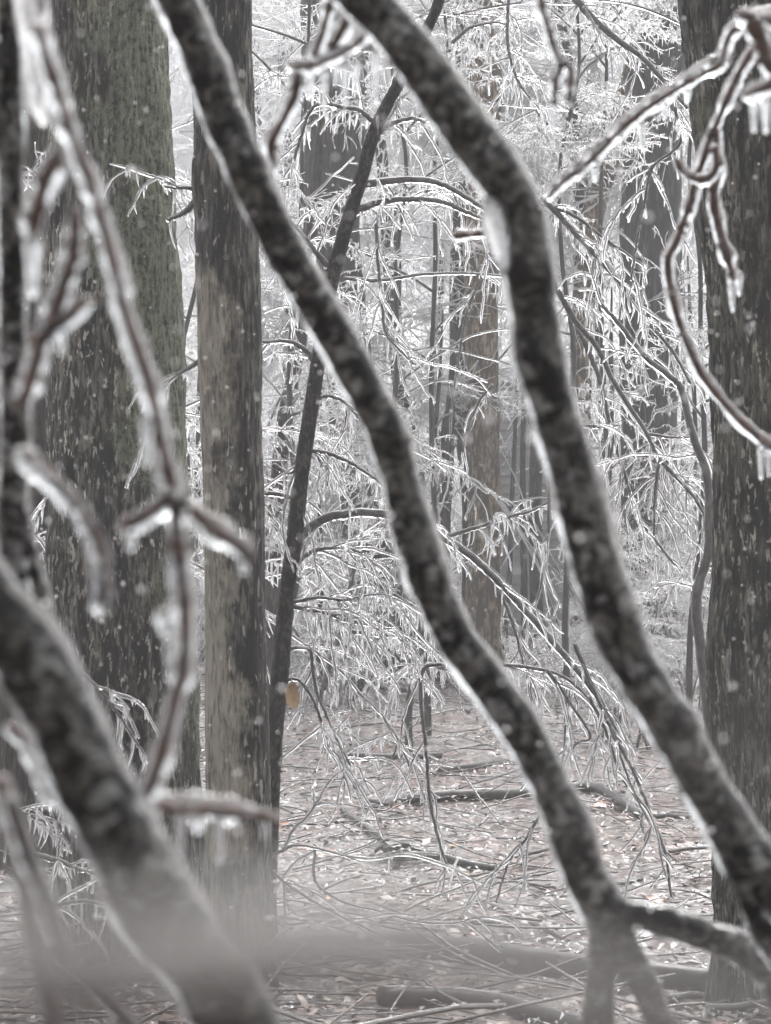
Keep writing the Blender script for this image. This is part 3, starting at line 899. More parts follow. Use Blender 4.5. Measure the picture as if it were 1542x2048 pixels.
def bough(parent, ctrl, D, w, name='bough', seed=0, side=5, icic=0.05, iclen=0.045, wi=1.5, mat=None, wtip=0.45):
    """iced limb traced through the photo: bark tube, ice on it, side twigs and icicles"""
    rg = np.random.default_rng(seed)
    lp = px_path(ctrl, D, max(14, 9 * len(ctrl)), 0.001, rg)
    r0 = w / 2 / F * D
    b = Buf()
    b.tube(lp, np.linspace(r0, r0 * wtip, len(lp)), 8, 0, 0.06, 0.05)
    o = b.obj(name, mat or M['twig_dark'], parent)
    b = Buf()
    off = np.zeros_like(lp); off[:, 2] = -r0 * 0.25
    lum = 1 + 0.07 * rg.normal(0, 1, len(lp))
    b.tube(lp + off, np.linspace(r0 * 1.03, r0 * wtip * wi, len(lp)) * lum, 8, 1, 0.1, 0.03)
    seg = np.diff(lp, axis=0); L = np.linalg.norm(seg, axis=1)
    for k in range(len(lp) - 1):
        for _ in range(rg.poisson(L[k] / icic * 0.7)):
            add_icicle(b, lp[k] + seg[k] * rg.random() - np.array([0, 0, r0]), iclen * (0.3 + rg.exponential(0.7)), 0.0048 * rg.uniform(0.7, 1.3), 1, 5, 4, rg.normal(0, 0.15, 3) * [1, 1, 0])
    for k in range(side):
        i = rg.integers(2, len(lp) - 1)
        d = side_dir(rg, lp[i] - lp[i - 1], rg.uniform(0.5, 1.2))
        tw = walk(rg, lp[i], d, rg.uniform(0.12, 0.5), 0.035, 3.0, 0.13, 0.12)
        iced_twig(b, tw, 0.0028, 0.0072, (0, 1), rg, icic * 0.9, iclen * 0.8)
        for j in range(2):
            q = rg.integers(0, len(tw) - 1)
            t2 = walk(rg, tw[q], side_dir(rg, tw[q + 1] - tw[q], 0.8), rg.uniform(0.06, 0.2), 0.025, 8.0, 0.14, 0.1)
            iced_twig(b, t2, 0.002, 0.006, (0, 1), rg, icic, iclen * 0.7)
    io = b.obj('iced_twigs', [M['twig'], M['ice_mid']], parent)
    io['kind'] = 'stuff'
    return o


S = sap
bough(S, [(728, 368), (770, 362), (830, 358), (880, 366), (930, 392), (985, 428), (1010, 448)], SAPD, 15, seed=1, side=5)
bough(S, [(712, 420), (760, 404), (820, 398), (880, 402), (935, 424), (975, 440, -.1)], SAPD, 14, seed=2, side=4)
bough(S, [(597, 1075), (630, 1048), (670, 1030), (740, 1024), (800, 1036), (870, 1064), (940, 1110), (1000, 1165), (1060, 1230), (1120, 1300), (1190, 1385), (1240, 1480)], SAPD, 18, seed=3, side=8, wtip=0.55)
bough(S, [(626, 718), (606, 696), (575, 682), (525, 684)], SAPD, 12, seed=4, side=4)
bough(S, [(754, 266), (780, 248), (825, 236), (850, 244)], SAPD, 12, seed=5, side=4)
bough(S, [(746, 243), (722, 222), (690, 214), (630, 211), (600, 280), (575, 370)], SAPD, 10, seed=6, side=8, icic=0.03, iclen=0.07)
bough(S, [(655, 530), (628, 498), (606, 470), (580, 440)], SAPD, 12, seed=7, side=5)
bough(S, [(640, 795), (660, 792), (690, 805), (720, 840)], SAPD, 8, seed=8, side=4)
bough(S, [(582, 1140), (620, 1105), (670, 1095), (720, 1105), (760, 1140)], SAPD, 9, seed=9, side=8)
bough(S, [(577, 1205), (640, 1195), (690, 1200), (730, 1192)], SAPD, 8, seed=10, side=6, icic=0.03, iclen=0.06)
bough(S, [(575, 1212), (640, 1222), (690, 1240), (740, 1250), (775, 1272)], SAPD, 9, seed=11, side=8, icic=0.03, iclen=0.07)
bough(S, [(562, 1298), (615, 1297), (625, 1330), (634, 1385), (668, 1465), (700, 1530)], SAPD, 8, seed=12, side=5, icic=0.2)
bough(S, [(556, 1362), (600, 1362), (635, 1420), (655, 1490), (705, 1560), (740, 1620)], SAPD, 7, seed=13, side=5, icic=0.2)
bough(S, [(548, 930), (580, 945), (612, 912), (590, 935)], SAPD, 10, seed=14, side=3)
bough(S, [(530, 985), (575, 992), (600, 1012)], SAPD, 10, seed=15, side=2)
bough(S, [(612, 900), (650, 905), (700, 925), (760, 965), (800, 1000)], SAPD, 9, seed=16, side=6, icic=0.03)
bough(T2, [(390, 404), (368, 424), (335, 440)], 11.9, 14, seed=17, side=1)
bough(T2, [(392, 376), (365, 375), (330, 374)], 12.0, 9, seed=18, side=2)
bough(T2, [(398, 722), (378, 735), (350, 752)], 12.0, 10, seed=19, side=2)
# twisted stem against the right-hand trunk
bough(T4, [(1440, 1700), (1425, 1500), (1404, 1310), (1394, 1230), (1396, 1170), (1416, 1110), (1418, 1050), (1414, 950), (1390, 880), (1376, 830), (1362, 775), (1335, 748), (1290, 712), (1240, 650), (1205, 610)], 13.5, 24, name='side_stem', seed=20, side=8, wtip=0.3)

# ------------------------------------------------------------------ drooping iced boughs right of centre and elsewhere (things of their own)
MB = [
    ('long bare bough slanting down to the right from behind the kinked blurred branch', [(1085, 395), (1150, 465), (1200, 520), (1262, 592), (1300, 648), (1345, 702), (1380, 765)], 15.0, 11, 12, .045, .06),
    ('upper short iced bough with a blunt icy tip in front of the grey trunk', [(1090, 408), (1150, 432), (1200, 470), (1250, 505), (1292, 534)], 15.0, 8, 6, .03, .05),
    ('longest drooping bough, reaching the edge of the dark right-hand trunk', [(1105, 560), (1150, 640), (1195, 695), (1232, 770), (1290, 860), (1318, 915), (1385, 990), (1420, 1052)], 15.5, 12, 14, .045, .06),
    ('drooping bough hanging steeply below the longest bough', [(1150, 640), (1200, 760), (1216, 832), (1250, 950), (1276, 1030), (1312, 1082), (1350, 1130)], 16.0, 10, 14, .045, .06),
    ('dark plumb-straight twig hanging from the fork of the longest bough', [(1318, 915), (1310, 990), (1308, 1070)], 15.4, 8, 4, .06, .04),
    ('blunt iced stub sticking out level, right of the blurred branch', [(1165, 851), (1200, 853), (1236, 851)], 15.5, 8, 2, .03, .05),
    ('level iced twig touching the bend of the twisted stem', [(1300, 868), (1340, 874), (1395, 874)], 15.5, 7, 3, .03, .05),
    ('bundle of thin hanging twigs with one bent end, lower right', [(1150, 1290), (1190, 1385), (1232, 1475), (1268, 1545), (1300, 1625), (1330, 1705), (1342, 1795)], 12.6, 9, 2, .15, .03),
    ('second strand of the hanging twigs, just left of the bent one', [(1180, 1395), (1215, 1470), (1240, 1545), (1280, 1610), (1325, 1690)], 12.7, 7, 2, .15, .03),
    ('straight thin strand crossing the hanging twigs at lower right', [(1165, 1330), (1222, 1460), (1262, 1570), (1300, 1650)], 12.5, 6, 3, .2, .03),
    ('iced bough with icicles under it crossing the tan trunk', [(895, 1072), (960, 1052), (1010, 1036), (1060, 1022), (1100, 1003)], 17.0, 9, 6, .03, .07),
    ('dark hanging twig beside the right-hand blurred branch in front of the siding', [(1098, 940), (1098, 1010), (1096, 1080), (1082, 1170), (1058, 1250)], 16.5, 8, 6, .08, .04),
    ('single twig hanging straight down over the open forest floor', [(905, 1330), (850, 1335), (842, 1400), (852, 1500), (860, 1600), (880, 1690), (898, 1740)], 14.0, 9, 5, .12, .03),
    ('thick bare bough sloping down across the top right towards the grey trunk', [(1130, -30), (1180, 30), (1232, 76), (1290, 120), (1345, 182), (1375, 215)], 16.0, 15, 9, .05, .05),
    ('beaded iced twig hanging in front of the broad grey trunk', [(1350, 215), (1360, 285), (1305, 335), (1290, 400), (1276, 470), (1262, 560)], 13.0, 7, 7, .03, .03),
    ('thin dark twig running level across the middle behind the blurred branches', [(690, 556), (760, 560), (850, 548), (930, 546), (1010, 552)], 18.0, 8, 4, .05, .05),
    ('crooked twig hanging from the lower sapling bough at centre', [(752, 440), (756, 520), (764, 600), (770, 660), (790, 690), (830, 730)], 17.0, 8, 9, .05, .05),
    ('bough with a comb of long icicles left of the middle blurred branch', [(740, 1160), (790, 1190), (830, 1215), (870, 1240)], 16.0, 9, 6, .022, .08),
    ('stiff little bough with icicles beside the dark trunk base', [(700, 1262), (760, 1270), (800, 1275)], 16.0, 9, 4, .022, .07),
    ('dark twig stem rising crookedly from the forest floor at centre left', [(648, 1375), (665, 1310), (690, 1240), (700, 1180), (715, 1100), (740, 1050)], 20.0, 14, 8, .06, .05),
    ('low iced bough reaching left over the far edge of the clearing', [(920, 1345), (850, 1330), (800, 1348), (770, 1362)], 18.0, 9, 6, .03, .06),
    ('hooked twig hanging over the tan trunk with a ring of ice', [(985, 770), (960, 800), (935, 860), (920, 930)], 17.5, 6, 2, .05, .04),
    ('iced twig drooping left of the tan trunk', [(960, 560), (935, 620), (920, 700), (905, 800), (900, 870)], 18.0, 6, 2, .05, .04),
    ('glittering twig against the sky near the top centre', [(900, 100), (850, 120), (810, 150), (795, 175)], 18.0, 7, 6, .04, .05),
    ('wiry twig hanging past the tan trunk at the top', [(1018, -20), (1015, 80), (1035, 160), (1080, 220)], 18.0, 7, 8, .06, .05),
    ('short arched twig with icicles across the top of the tan trunk', [(905, 85), (940, 55), (985, 45), (1010, 48)], 19.0, 8, 4, .03, .06),
    ('twig with a glassy icicle cluster in front of the lichen-covered trunk', [(165, 1345), (200, 1380), (235, 1425), (260, 1465), (292, 1512)], 11.0, 8, 3, .03, .05),
    ('dark stick leaning against the foot of the lichen-covered trunk', [(70, 1708), (120, 1722), (160, 1738), (205, 1748)], 11.2, 12, 5, .06, .04),
    ('thin iced twig rising left of the lichen-covered trunk foot', [(15, 1606), (60, 1630), (108, 1655), (140, 1690)], 11.4, 7, 5, .05, .04),
    ('arched iced twig low down at bottom left', [(70, 1828), (130, 1806), (180, 1802), (230, 1820), (278, 1845)], 10.8, 10, 3, .06, .05),
    ('thin dark twig bowed over the leaves right of the pale-barked trunk', [(540, 1738), (580, 1772), (640, 1810), (720, 1850), (830, 1905)], 11.8, 6, 3, .3, .03),
    ('short forked dark twig at the foot of the pale-barked trunk', [(535, 1716), (565, 1700), (600, 1690), (680, 1708), (720, 1722)], 11.9, 7, 2, .2, .03),
    ('curled dark twig lying over the icy leaves', [(630, 1690), (628, 1745), (640, 1775), (690, 1805), (760, 1822), (830, 1842), (900, 1846), (965, 1832)], 12.2, 6, 3, .3, .03),
    ('upright thin twig standing over the leaves at centre right', [(1078, 1632), (1050, 1680), (1022, 1715), (1005, 1760), (992, 1805)], 12.8, 6, 3, .2, .03),
    ('small twigs poking out left of the lichen-covered trunk', [(95, 985), (75, 1030), (60, 1068), (95, 1060)], 13.2, 7, 4, .03, .05),
    ('crossed twig in front of the left fork of the middle blurred branch', [(1095, 1340), (1130, 1390), (1180, 1470), (1150, 1490), (1120, 1550)], 13.0, 7, 4, .1, .04),
    ('low arching bough over the far edge of the clearing right of centre', [(1010, 1330), (1060, 1335), (1120, 1350), (1170, 1390), (1190, 1440)], 15.0, 9, 7, .04, .06),
    ('thin bough sloping down through the siding gap to the clearing', [(1000, 1180), (1030, 1260), (1045, 1320), (1075, 1400)], 16.0, 7, 7, .05, .05),
]
for k, (lab, ctrl, D, w, side, ic, il) in enumerate(MB):
    p0 = P(ctrl[0][0], ctrl[0][1], D)
    t = thing('iced_bough', lab, 'bough', p0)
    bough(t, ctrl, D, w, seed=400 + k, side=side, icic=ic, iclen=il)

# ------------------------------------------------------------------ foreground ice-sheathed branches
def icicle_part(parent, px, py, D, length, width, seed=0, lean=0.0):
    rg = np.random.default_rng(seed)
    k = D / F
    b = Buf()
    top = P(px, py, D)
    n = 9
    t = np.linspace(0, 1, n)
    p = top + np.outer(t, [0, 0, -length * k]) + np.outer(t ** 2, [lean * k, 0, 0])
    rad = width / 2 * k * (1.15 - 0.62 * t + 0.06 * np.sin(t * 17 + seed))
    b.tube(p, rad, 10, 0, 0.05, 0.006, tiplen=0.8)
    return b.obj('icicle', M['ice'], parent)


def fore_branch(name, label, ctrl, D, wc, wi, bark='bark_fore', icicles=(), forks=(), seed=0, lump=0.12, cat='branch', loff=(0, 0), n=None, group=None, knob=None):
    """ctrl px points, or (px, py, width factor); wc, wi: bark and ice widths in photo pixels"""
    rg = np.random.default_rng(seed)
    t = thing(name, label, cat, P(ctrl[0][0], ctrl[0][1], D), group)
    knob = (0.07 if cat == 'branch' else 0.22) if knob is None else knob
    allc = [(ctrl, wc, wi)] + list(forks)
    for j, (c, a, i_) in enumerate(allc):
        c3 = [(q[0], q[1]) for q in c]
        wf = np.array([q[2] if len(q) > 2 else 1.0 for q in c])
        nn = n or max(20, 9 * len(c))
        lp = px_path(c3, D, nn)
        f = np.interp(np.linspace(0, 1, nn), np.linspace(0, 1, len(c)), wf)
        lp = lp + np.stack([vnoise(lp / (a / F * D * 3) + 10 + seed), vnoise(lp / (a / F * D * 3) + 30 + seed), vnoise(lp / (a / F * D * 3) + 50 + seed)], 1) * (a / F * D * 0.10)
        k = D / F / 2
        sw = np.concatenate([[0], np.cumsum(np.linalg.norm(np.diff(lp, axis=0), axis=1))]) / (a * k * 2)
        f = f * (1 + (0.10 if cat == 'branch' else 0.14) * (vnoise(np.stack([sw * 0.45, sw * 0 + seed * 3, sw * 0 + j], 1)) + 0.5 * vnoise(np.stack([sw * 1.3, sw * 0 + seed * 5, sw * 0 + j], 1))))
        b = Buf(); b.tube(lp, a * k * f, 20, 0, 0.10, a * k * 0.9, seed=seed)
        if cat == 'twig':
            for g_ in range(max(1, int(len(c) * 0.9))):      # buds at the nodes
                i0 = rg.integers(2, nn - 2)
                sd = side_dir(rg, lp[i0 + 1] - lp[i0], rg.uniform(0.5, 1.1))
                b.tube(np.array([lp[i0], lp[i0] + sd * a * k * 2.0, lp[i0] + sd * a * k * 3.2]), np.array([.8, .75, .3]) * a * k, 8, 0)
        if cat == 'branch' and j == 0:
            for g_ in range(5):                              # knots where side twigs broke off
                i0 = int(nn * (g_ + rg.uniform(0.2, 0.8)) / 5.2)
                sd = side_dir(rg, lp[min(i0 + 1, nn - 1)] - lp[i0], 1.4)
                b.tube(np.array([lp[i0], lp[i0] + sd * a * k * 0.8, lp[i0] + sd * a * k * 1.15]), np.array([.62, .45, .22]) * a * k, 10, 0, 0.2, a * k * 0.5)
        b.obj('bark' if j == 0 else 'fork', M[bark], t)
        b = Buf()
        o2 = np.array([loff[0] * k * 2, 0, -loff[1] * k * 2])
        sl_ = np.concatenate([[0], np.cumsum(np.linalg.norm(np.diff(lp, axis=0), axis=1))]) / (i_ * k * 2)
        q1 = np.stack([sl_ * 0.7, sl_ * 0 + seed, sl_ * 0 + j], 1)
        fk = f * (1 + knob * (0.9 * vnoise(q1) + 0.6 * vnoise(q1 * 2.7 + 5)))
        jt = np.stack([vnoise(q1 + 20), vnoise(q1 + 40), vnoise(q1 + 60)], 1) * (i_ * k * knob * 0.8)
        b.tube(lp + o2 + jt, np.maximum(i_ * k * fk, a * k * f * 1.02), 22, 0, lump, i_ * k * 1.1, seed=seed + 5, tiplen=0.7)
        b.obj('ice_sheath', M['ice'], t)
    for q, ic in enumerate(icicles):
        icicle_part(t, ic[0], ic[1], D, ic[2], ic[3], seed + q, ic[4] if len(ic) > 4 else 0)
    return t


A_main = [(318, -70), (345, -20), (392, 90), (440, 215), (492, 335), (546, 455), (602, 560), (660, 660), (716, 760), (768, 860), (802, 960), (836, 1080), (872, 1190), (918, 1290),
          (986, 1380), (1048, 1470), (1094, 1560), (1132, 1650), (1162, 1740), (1216, 1830, 1.2)]
fore_branch('iced_branch', 'dark ice-sheathed branch running diagonally down the middle to a three-way fork', A_main, 2.75, 58, 90,
            forks=[([(1216, 1830, 1.1), (1300, 1832), (1400, 1866), (1490, 1905), (1545, 1960), (1580, 2040)], 46, 62),
                   ([(1216, 1835, 1.2), (1212, 1900), (1204, 1980), (1196, 2090)], 50, 62),
                   ([(1222, 1840, 1.2), (1252, 1900), (1290, 1972), (1340, 2090)], 50, 66)], seed=1, lump=0.07, n=150)
B_main = [(668, -80), (700, -30), (765, 35), (842, 130), (912, 230), (978, 320), (1032, 398), (1052, 470), (1060, 560), (1074, 690), (1104, 800), (1140, 920), (1166, 1040), (1188, 1130),
          (1222, 1230), (1272, 1340), (1334, 1440), (1392, 1540), (1444, 1630), (1496, 1716), (1570, 1800), (1640, 1870)]
fore_branch('iced_branch', 'thicker dark ice-sheathed branch with a sharp kink, from top centre to lower right', B_main, 2.6, 70, 108,
            forks=[([(1475, 1700), (1490, 1770), (1512, 1830), (1545, 1890), (1590, 1950)], 40, 58)], seed=2, lump=0.08, n=150)
# ice knob hanging at the kink
kb = Buf(); kp = px_path([(985, 400), (1000, 455), (1012, 510), (1022, 548)], 2.6, 14)
kb.tube(kp, np.array([20, 26, 30, 33, 34, 34, 32, 30, 28, 25, 22, 18, 13, 6]) * 2.6 / F * 1.0, 16, 0, 0.12, 0.02)
kt = thing('ice_lump', 'pale lump of ice hanging at the kink of the thicker blurred branch', 'ice', kp[0]); kb.obj('ice', M['ice_lump'], kt)
C_main = [(-90, 1120), (-30, 1210), (40, 1290), (104, 1390), (150, 1490), (198, 1590), (250, 1690), (304, 1790), (360, 1870), (430, 1970), (500, 2100)]
fore_branch('iced_branch', 'broad strongly blurred dark branch crossing the lower left corner', C_main, 1.75, 112, 165, seed=3, lump=0.08, n=100)
fore_branch('iced_branch', 'upright dark blurred branch along the left edge', [(14, -60), (18, 150), (22, 400), (26, 700), (28, 900), (24, 1060), (30, 1190)], 2.3, 40, 66, seed=4, lump=0.08,
            forks=[([(36, 1030, 0.8), (62, 1120), (80, 1180), (84, 1230)], 26, 44)], n=80)

# iced twig cluster hanging on the left
fore_branch('iced_twig', 'long reddish iced twig hanging down the left in front of the lichen-covered trunk',
            [(78, 60), (104, 150), (140, 262), (182, 372), (216, 482), (242, 592), (268, 680), (302, 782), (326, 900), (346, 990), (356, 1080), (368, 1200), (370, 1320), (344, 1430), (310, 1550), (268, 1640)],
            1.85, 15, 46, 'twig_red', seed=5, lump=0.26, cat='twig', n=150,
            forks=[([(346, 990, 0.9), (310, 1018), (270, 1042), (242, 1052, .7)], 18, 56),
                   ([(362, 1000, .8), (400, 1035), (440, 1066), (480, 1092), (496, 1104, .8)], 22, 50),
                   ([(118, 300, 0.9), (96, 350), (74, 420), (60, 470, .7)], 22, 52),
                   ([(150, 420, .8), (146, 500), (120, 590), (86, 680), (62, 760), (48, 800, .6)], 22, 50),
                   ([(92, 672, .8), (130, 640), (178, 600, .8)], 16, 46)],
            icicles=[(488, 1100, 46, 26), (262, 1050, 50, 26), (122, 655, 50, 22), (295, 840, 90, 26), (345, 1110, 90, 24), (330, 1230, 34, 44), (66, 480, 110, 34), (340, 1250, 110, 26)])
fore_branch('iced_twig', 'iced twig with a thick white underside of ice, left of the hanging reddish twig',
            [(48, 896), (78, 922), (118, 962), (160, 1010), (192, 1062), (206, 1110), (208, 1170), (204, 1215, .7)], 1.8, 13, 46, 'twig_red', seed=6, lump=0.28, cat='twig', loff=(-6, 8),
            icicles=[(196, 1130, 90, 30)])
# slab of ice, top left
sb = Buf(); spth = px_path([(58, -60), (64, 20), (74, 90), (82, 150), (84, 200), (88, 246)], 2.2, 24)
sb.tube(spth, np.interp(np.linspace(0, 1, 24), [0, .3, .6, .85, 1], [36, 36, 33, 28, 12]) * 2.2 / F, 18, 0, 0.14, 0.02)
st = thing('ice_slab', 'thick pale slab of ice with a brown bud, hanging at top left', 'ice', spth[0])
sb.obj('ice', M['ice_lump'], st)
sb = Buf(); sb.tube(px_path([(74, -60), (77, -10), (79, 26)], 2.2, 8), np.array([8, 9, 9, 9, 8, 8, 7, 4]) * 2.2 / F, 10, 0); sb.obj('bud_twig', M['twig_red'], st)

# upper right iced twigs
fore_branch('iced_twig', 'clear iced twig slanting from the upper right corner down to the kinked branch',
            [(1545, 28), (1500, 42), (1462, 66), (1446, 110), (1438, 130), (1402, 148), (1340, 186), (1262, 240), (1204, 298), (1160, 338), (1128, 362), (1092, 398, .7)], 4.2, 8, 35, 'twig_red', seed=7, lump=0.15, cat='twig', n=90, loff=(0, -4),
            icicles=[(1282, 245, 58, 15, 6), (1190, 320, 42, 18), (1330, 205, 34, 12), (1240, 268, 22, 14), (1375, 180, 22, 16)])
fore_branch('iced_twig', 'long iced twig with a knuckle bend hanging in front of the dark right-hand trunk',
            [(1512, 90), (1482, 140), (1458, 190), (1434, 245), (1412, 300), (1392, 360), (1376, 420), (1354, 480), (1336, 522, 1.15), (1344, 590), (1364, 662), (1400, 742), (1452, 812), (1502, 862), (1560, 905)],
            4.2, 10, 30, 'twig_red', seed=8, lump=0.12, cat='twig', n=100,
            forks=[([(1432, 262, .8), (1432, 330), (1428, 400), (1436, 440), (1450, 502), (1468, 556, .8)], 14, 30)],
            icicles=[(1462, 552, 70, 15, 4), (1478, 548, 40, 16), (1522, 890, 66, 15), (1538, 892, 60, 13)])
fore_branch('iced_twig', 'short reddish curled twig caught between the hanging iced twigs at right',
            [(1352, 318), (1366, 342), (1394, 358), (1422, 352), (1434, 328), (1432, 296)], 4.1, 11, 24, 'twig_red', seed=9, lump=0.12, cat='twig')
fore_branch('iced_twig', 'chunky blurred icy twig end in the upper right corner',
            [(1480, 30), (1510, 36), (1560, 40)], 2.9, 16, 40, 'twig_red', seed=10, lump=0.14, cat='twig',
            forks=[([(1506, 44), (1520, 80), (1540, 130), (1556, 150)], 22, 46), ([(1492, 192, .8), (1515, 180), (1560, 165)], 14, 40)],
            icicles=[(1508, 200, 62, 18), (1532, 196, 70, 19)])
fore_branch('iced_twig', 'knobbly reddish twig tip with icicles dangling at top right of centre',
            [(1078, -50), (1082, 10), (1096, 52), (1106, 92), (1122, 132), (1112, 160), (1108, 208, .7)], 3.0, 10, 27, 'twig_red', seed=11, lump=0.25, cat='twig',
            forks=[([(1120, 128, .9), (1140, 140), (1140, 180), (1136, 205, .6)], 10, 25)], icicles=[(1108, 200, 60, 14), (1140, 185, 28, 14)])
fore_branch('iced_twig', 'fan of reddish iced twigs with a row of icicles at top left of centre',
            [(580, 132), (610, 134), (655, 120), (700, 96), (740, 62)], 3.0, 9, 38, 'twig_red', seed=12, lump=0.15, cat='twig',
            forks=[([(668, -30), (652, 40), (628, 112)], 11, 34), ([(712, 10), (690, 50), (662, 100)], 11, 32),
                   ([(596, 150), (588, 190), (562, 248), (542, 290), (546, 330)], 13, 36)],
            icicles=[(620, 140, 58, 18), (648, 140, 76, 16), (690, 130, 80, 15), (712, 125, 60, 15), (752, 100, 110, 17), (672, 130, 40, 12), (548, 330, 30, 22)])
fore_branch('iced_twig', 'short iced twig stub laid across the tan trunk', [(912, 470), (945, 468), (985, 466)], 5.5, 9, 22, 'twig_red', seed=13, lump=0.12, cat='twig')
fore_branch('iced_twig', 'blurred level twig with thick ice in front of the pale-barked trunk',
            [(300, 1612), (350, 1614), (420, 1620), (470, 1626, .8), (520, 1634, .45), (560, 1640, .3)], 1.9, 18, 52, 'twig_red', seed=14, lump=0.12, cat='twig', loff=(0, -6),
            icicles=[(360, 1630, 95, 20), (440, 1632, 90, 24), (530, 1640, 34, 14), (396, 1635, 26, 40)])
# lower-left out of focus twigs
fore_branch('iced_twig', 'blurred twig hanging down through the bottom left corner', [(2, 1560), (18, 1650), (48, 1770), (72, 1880), (98, 2000), (110, 2090)], 1.6, 24, 46, 'twig_red', seed=15, cat='twig')
fore_branch('iced_twig', 'second blurred twig at bottom left, branching right of the first', [(20, 1600), (52, 1700), (86, 1780), (110, 1850), (132, 1905)], 1.55, 24, 42, 'twig', seed=16, cat='twig')
fore_branch('iced_twig', 'thin blurred twig slanting right along the bottom left', [(80, 1880), (112, 1920), (150, 1952), (220, 2010), (290, 2090)], 2.2, 14, 28, 'twig', seed=17, cat='twig')
fore_branch('iced_twig', 'bright iced twig beside the broad blurred branch at left', [(20, 1450), (54, 1480), (88, 1540), (104, 1600)], 2.0, 16, 36, 'twig_red', seed=18, cat='twig', loff=(-3, 6))

# twigs almost touching the lens: they melt to a pale veil along the bottom
M['twig_frost'] = plain_mat('frosted_twig_bark', (0.17, 0.162, 0.157), (0.23, 0.222, 0.216), 60, 0.7)
for k, (lab, ctrl, D, w0, w1) in enumerate([
    ('pale frosted twig almost touching the lens, smeared along the bottom left', [(-500, 1990), (100, 1945), (450, 1905), (760, 1900), (1100, 1965), (1700, 2060)], 0.20, 7.2, 1.6),
    ('second pale frosted twig close to the lens, smeared above the bottom left one', [(-100, 2300), (240, 2030), (520, 1880), (780, 1880), (1150, 1960), (1500, 2060)], 0.20, 3.4, 0.9),
    ('thin frosted twig very near the lens, a faint veil over the lower left trunks', [(-500, 1640), (100, 1820), (420, 1890), (700, 1930), (1000, 1980), (1400, 2010)], 0.16, 1.2, 0.7),
    ('thin frosted twig very near the lens, a faint veil over the lower right branches', [(700, 2300), (1000, 1850), (1250, 1600), (1500, 1500), (1900, 1420)], 0.14, 0.6, 0.5)]):
    t = thing('iced_twig', lab, 'twig', P(*ctrl[0], D))
    lp = px_path(ctrl, D, 30)
    b = Buf(); b.tube(lp, np.interp(np.linspace(0, 1, 30), [0, .25, .5, .75, 1], [w0 * .7, w0 * .85, w0, (w0 + w1) / 2, w1]) / 2000, 10, 0, 0.15, 0.01); b.obj('bark', M['twig_frost'], t)

# ------------------------------------------------------------------ logs and sticks on the floor
def ground_px(px, py):
    """point of the ground seen at a pixel"""
    lo, hi = 5.0, 60.0
    for _ in range(40):
        D = (lo + hi) / 2
        p = P(px, py, D)
        if p[2] > float(ground_at(p[0], p[1])[0]): lo = D
        else: hi = D
    return P(px, py, lo)


def floor_log(name, label, ctrl, w, cat, mat='log', ice=True, seed=0, lift=0.95):
    pts = np.array([ground_px(px, py) for px, py in ctrl])
    D = pts[:, 1].mean()
    r = w / 2 / F * D
    c = smooth_path(pts, max(14, 6 * len(ctrl)))
    c[:, 2] += r * lift
    t = thing(name, label, cat, c[0])
    b = Buf(); b.tube(c, np.linspace(r, r * 0.7, len(c)), 14, 0, 0.12, max(0.03, r), seed=seed, tiplen=0.2); b.obj('wood', M[mat], t)
    if ice:
        b = Buf(); o = c.copy(); o[:, 2] += r * 0.52
        b.tube(o, np.linspace(r * 0.56, r * 0.40, len(c)), 10, 0, 0.3, 0.05, seed=seed + 3); b.obj('ice_glaze', M['ice_mid'], t)
    return t


floor_log('fallen_log', 'long dark fallen bough glazed with ice across the middle of the clearing', [(735, 1622), (850, 1606), (1000, 1600), (1110, 1590), (1185, 1586), (1240, 1612), (1285, 1645)], 25, 'log', seed=1)
floor_log('fallen_log', 'thin dark log lying level at the back of the clearing', [(690, 1522), (760, 1524), (880, 1520)], 20, 'log', seed=2, ice=False)
floor_log('fallen_log', 'dark log behind the glazed bough, touching the middle blurred branch', [(880, 1550), (950, 1540), (1015, 1530)], 18, 'log', seed=3, ice=False)
floor_log('fallen_log', 'thick old log lying low across the foreground, right end by the dark trunk', [(480, 1930), (800, 1920), (1000, 1945), (1200, 1972), (1430, 1995)], 66, 'log', seed=4, ice=False)
floor_log('fallen_branch', 'thick glazed branch along the bottom edge near the middle', [(760, 2012), (850, 2012), (960, 2018), (1060, 2040), (1180, 2075)], 40, 'branch', seed=5)
floor_log('fallen_branch', 'short stick pointing right towards the dark clump of leaves', [(685, 1626), (730, 1658), (775, 1690)], 14, 'branch', seed=6)
floor_log('fallen_branch', 'broken stick ending bluntly right of the dark clump of leaves', [(790, 1722), (870, 1722), (940, 1738), (992, 1746)], 18, 'branch', seed=7)
floor_log('fallen_branch', 'short glazed stick near the right-hand blurred branch', [(1305, 1640), (1340, 1638), (1380, 1642)], 13, 'branch', seed=8)
floor_log('fallen_branch', 'iced wavy twig on the leaves above the three-way fork', [(1215, 1772), (1250, 1770), (1285, 1762)], 8, 'branch', seed=9)
floor_log('fallen_branch', 'stick lying slanted left of the three-way fork', [(950, 1805), (1020, 1830), (1080, 1860), (1140, 1890)], 12, 'branch', seed=10)
floor_log('fallen_branch', 'upright-looking dark stick leaning by the foot of the dark right-hand trunk', [(1398, 1960), (1410, 1930), (1424, 1890)], 9, 'branch', seed=11, ice=False)
floor_log('fallen_branch', 'pale glazed branch at the foot of the dark right-hand trunk', [(1330, 2005), (1400, 1998), (1480, 2020), (1560, 2050)], 16, 'branch', seed=12)
floor_log('fallen_branch', 'greyish branch under the far shrubs at the back edge of the clearing', [(640, 1380), (720, 1372), (800, 1385), (930, 1376)], 14, 'branch', seed=13, ice=False)
floor_log('fallen_branch', 'small forked stick lying below the dark clump of leaves', [(828, 1768), (850, 1745), (885, 1742)], 8, 'branch', seed=14, ice=False)

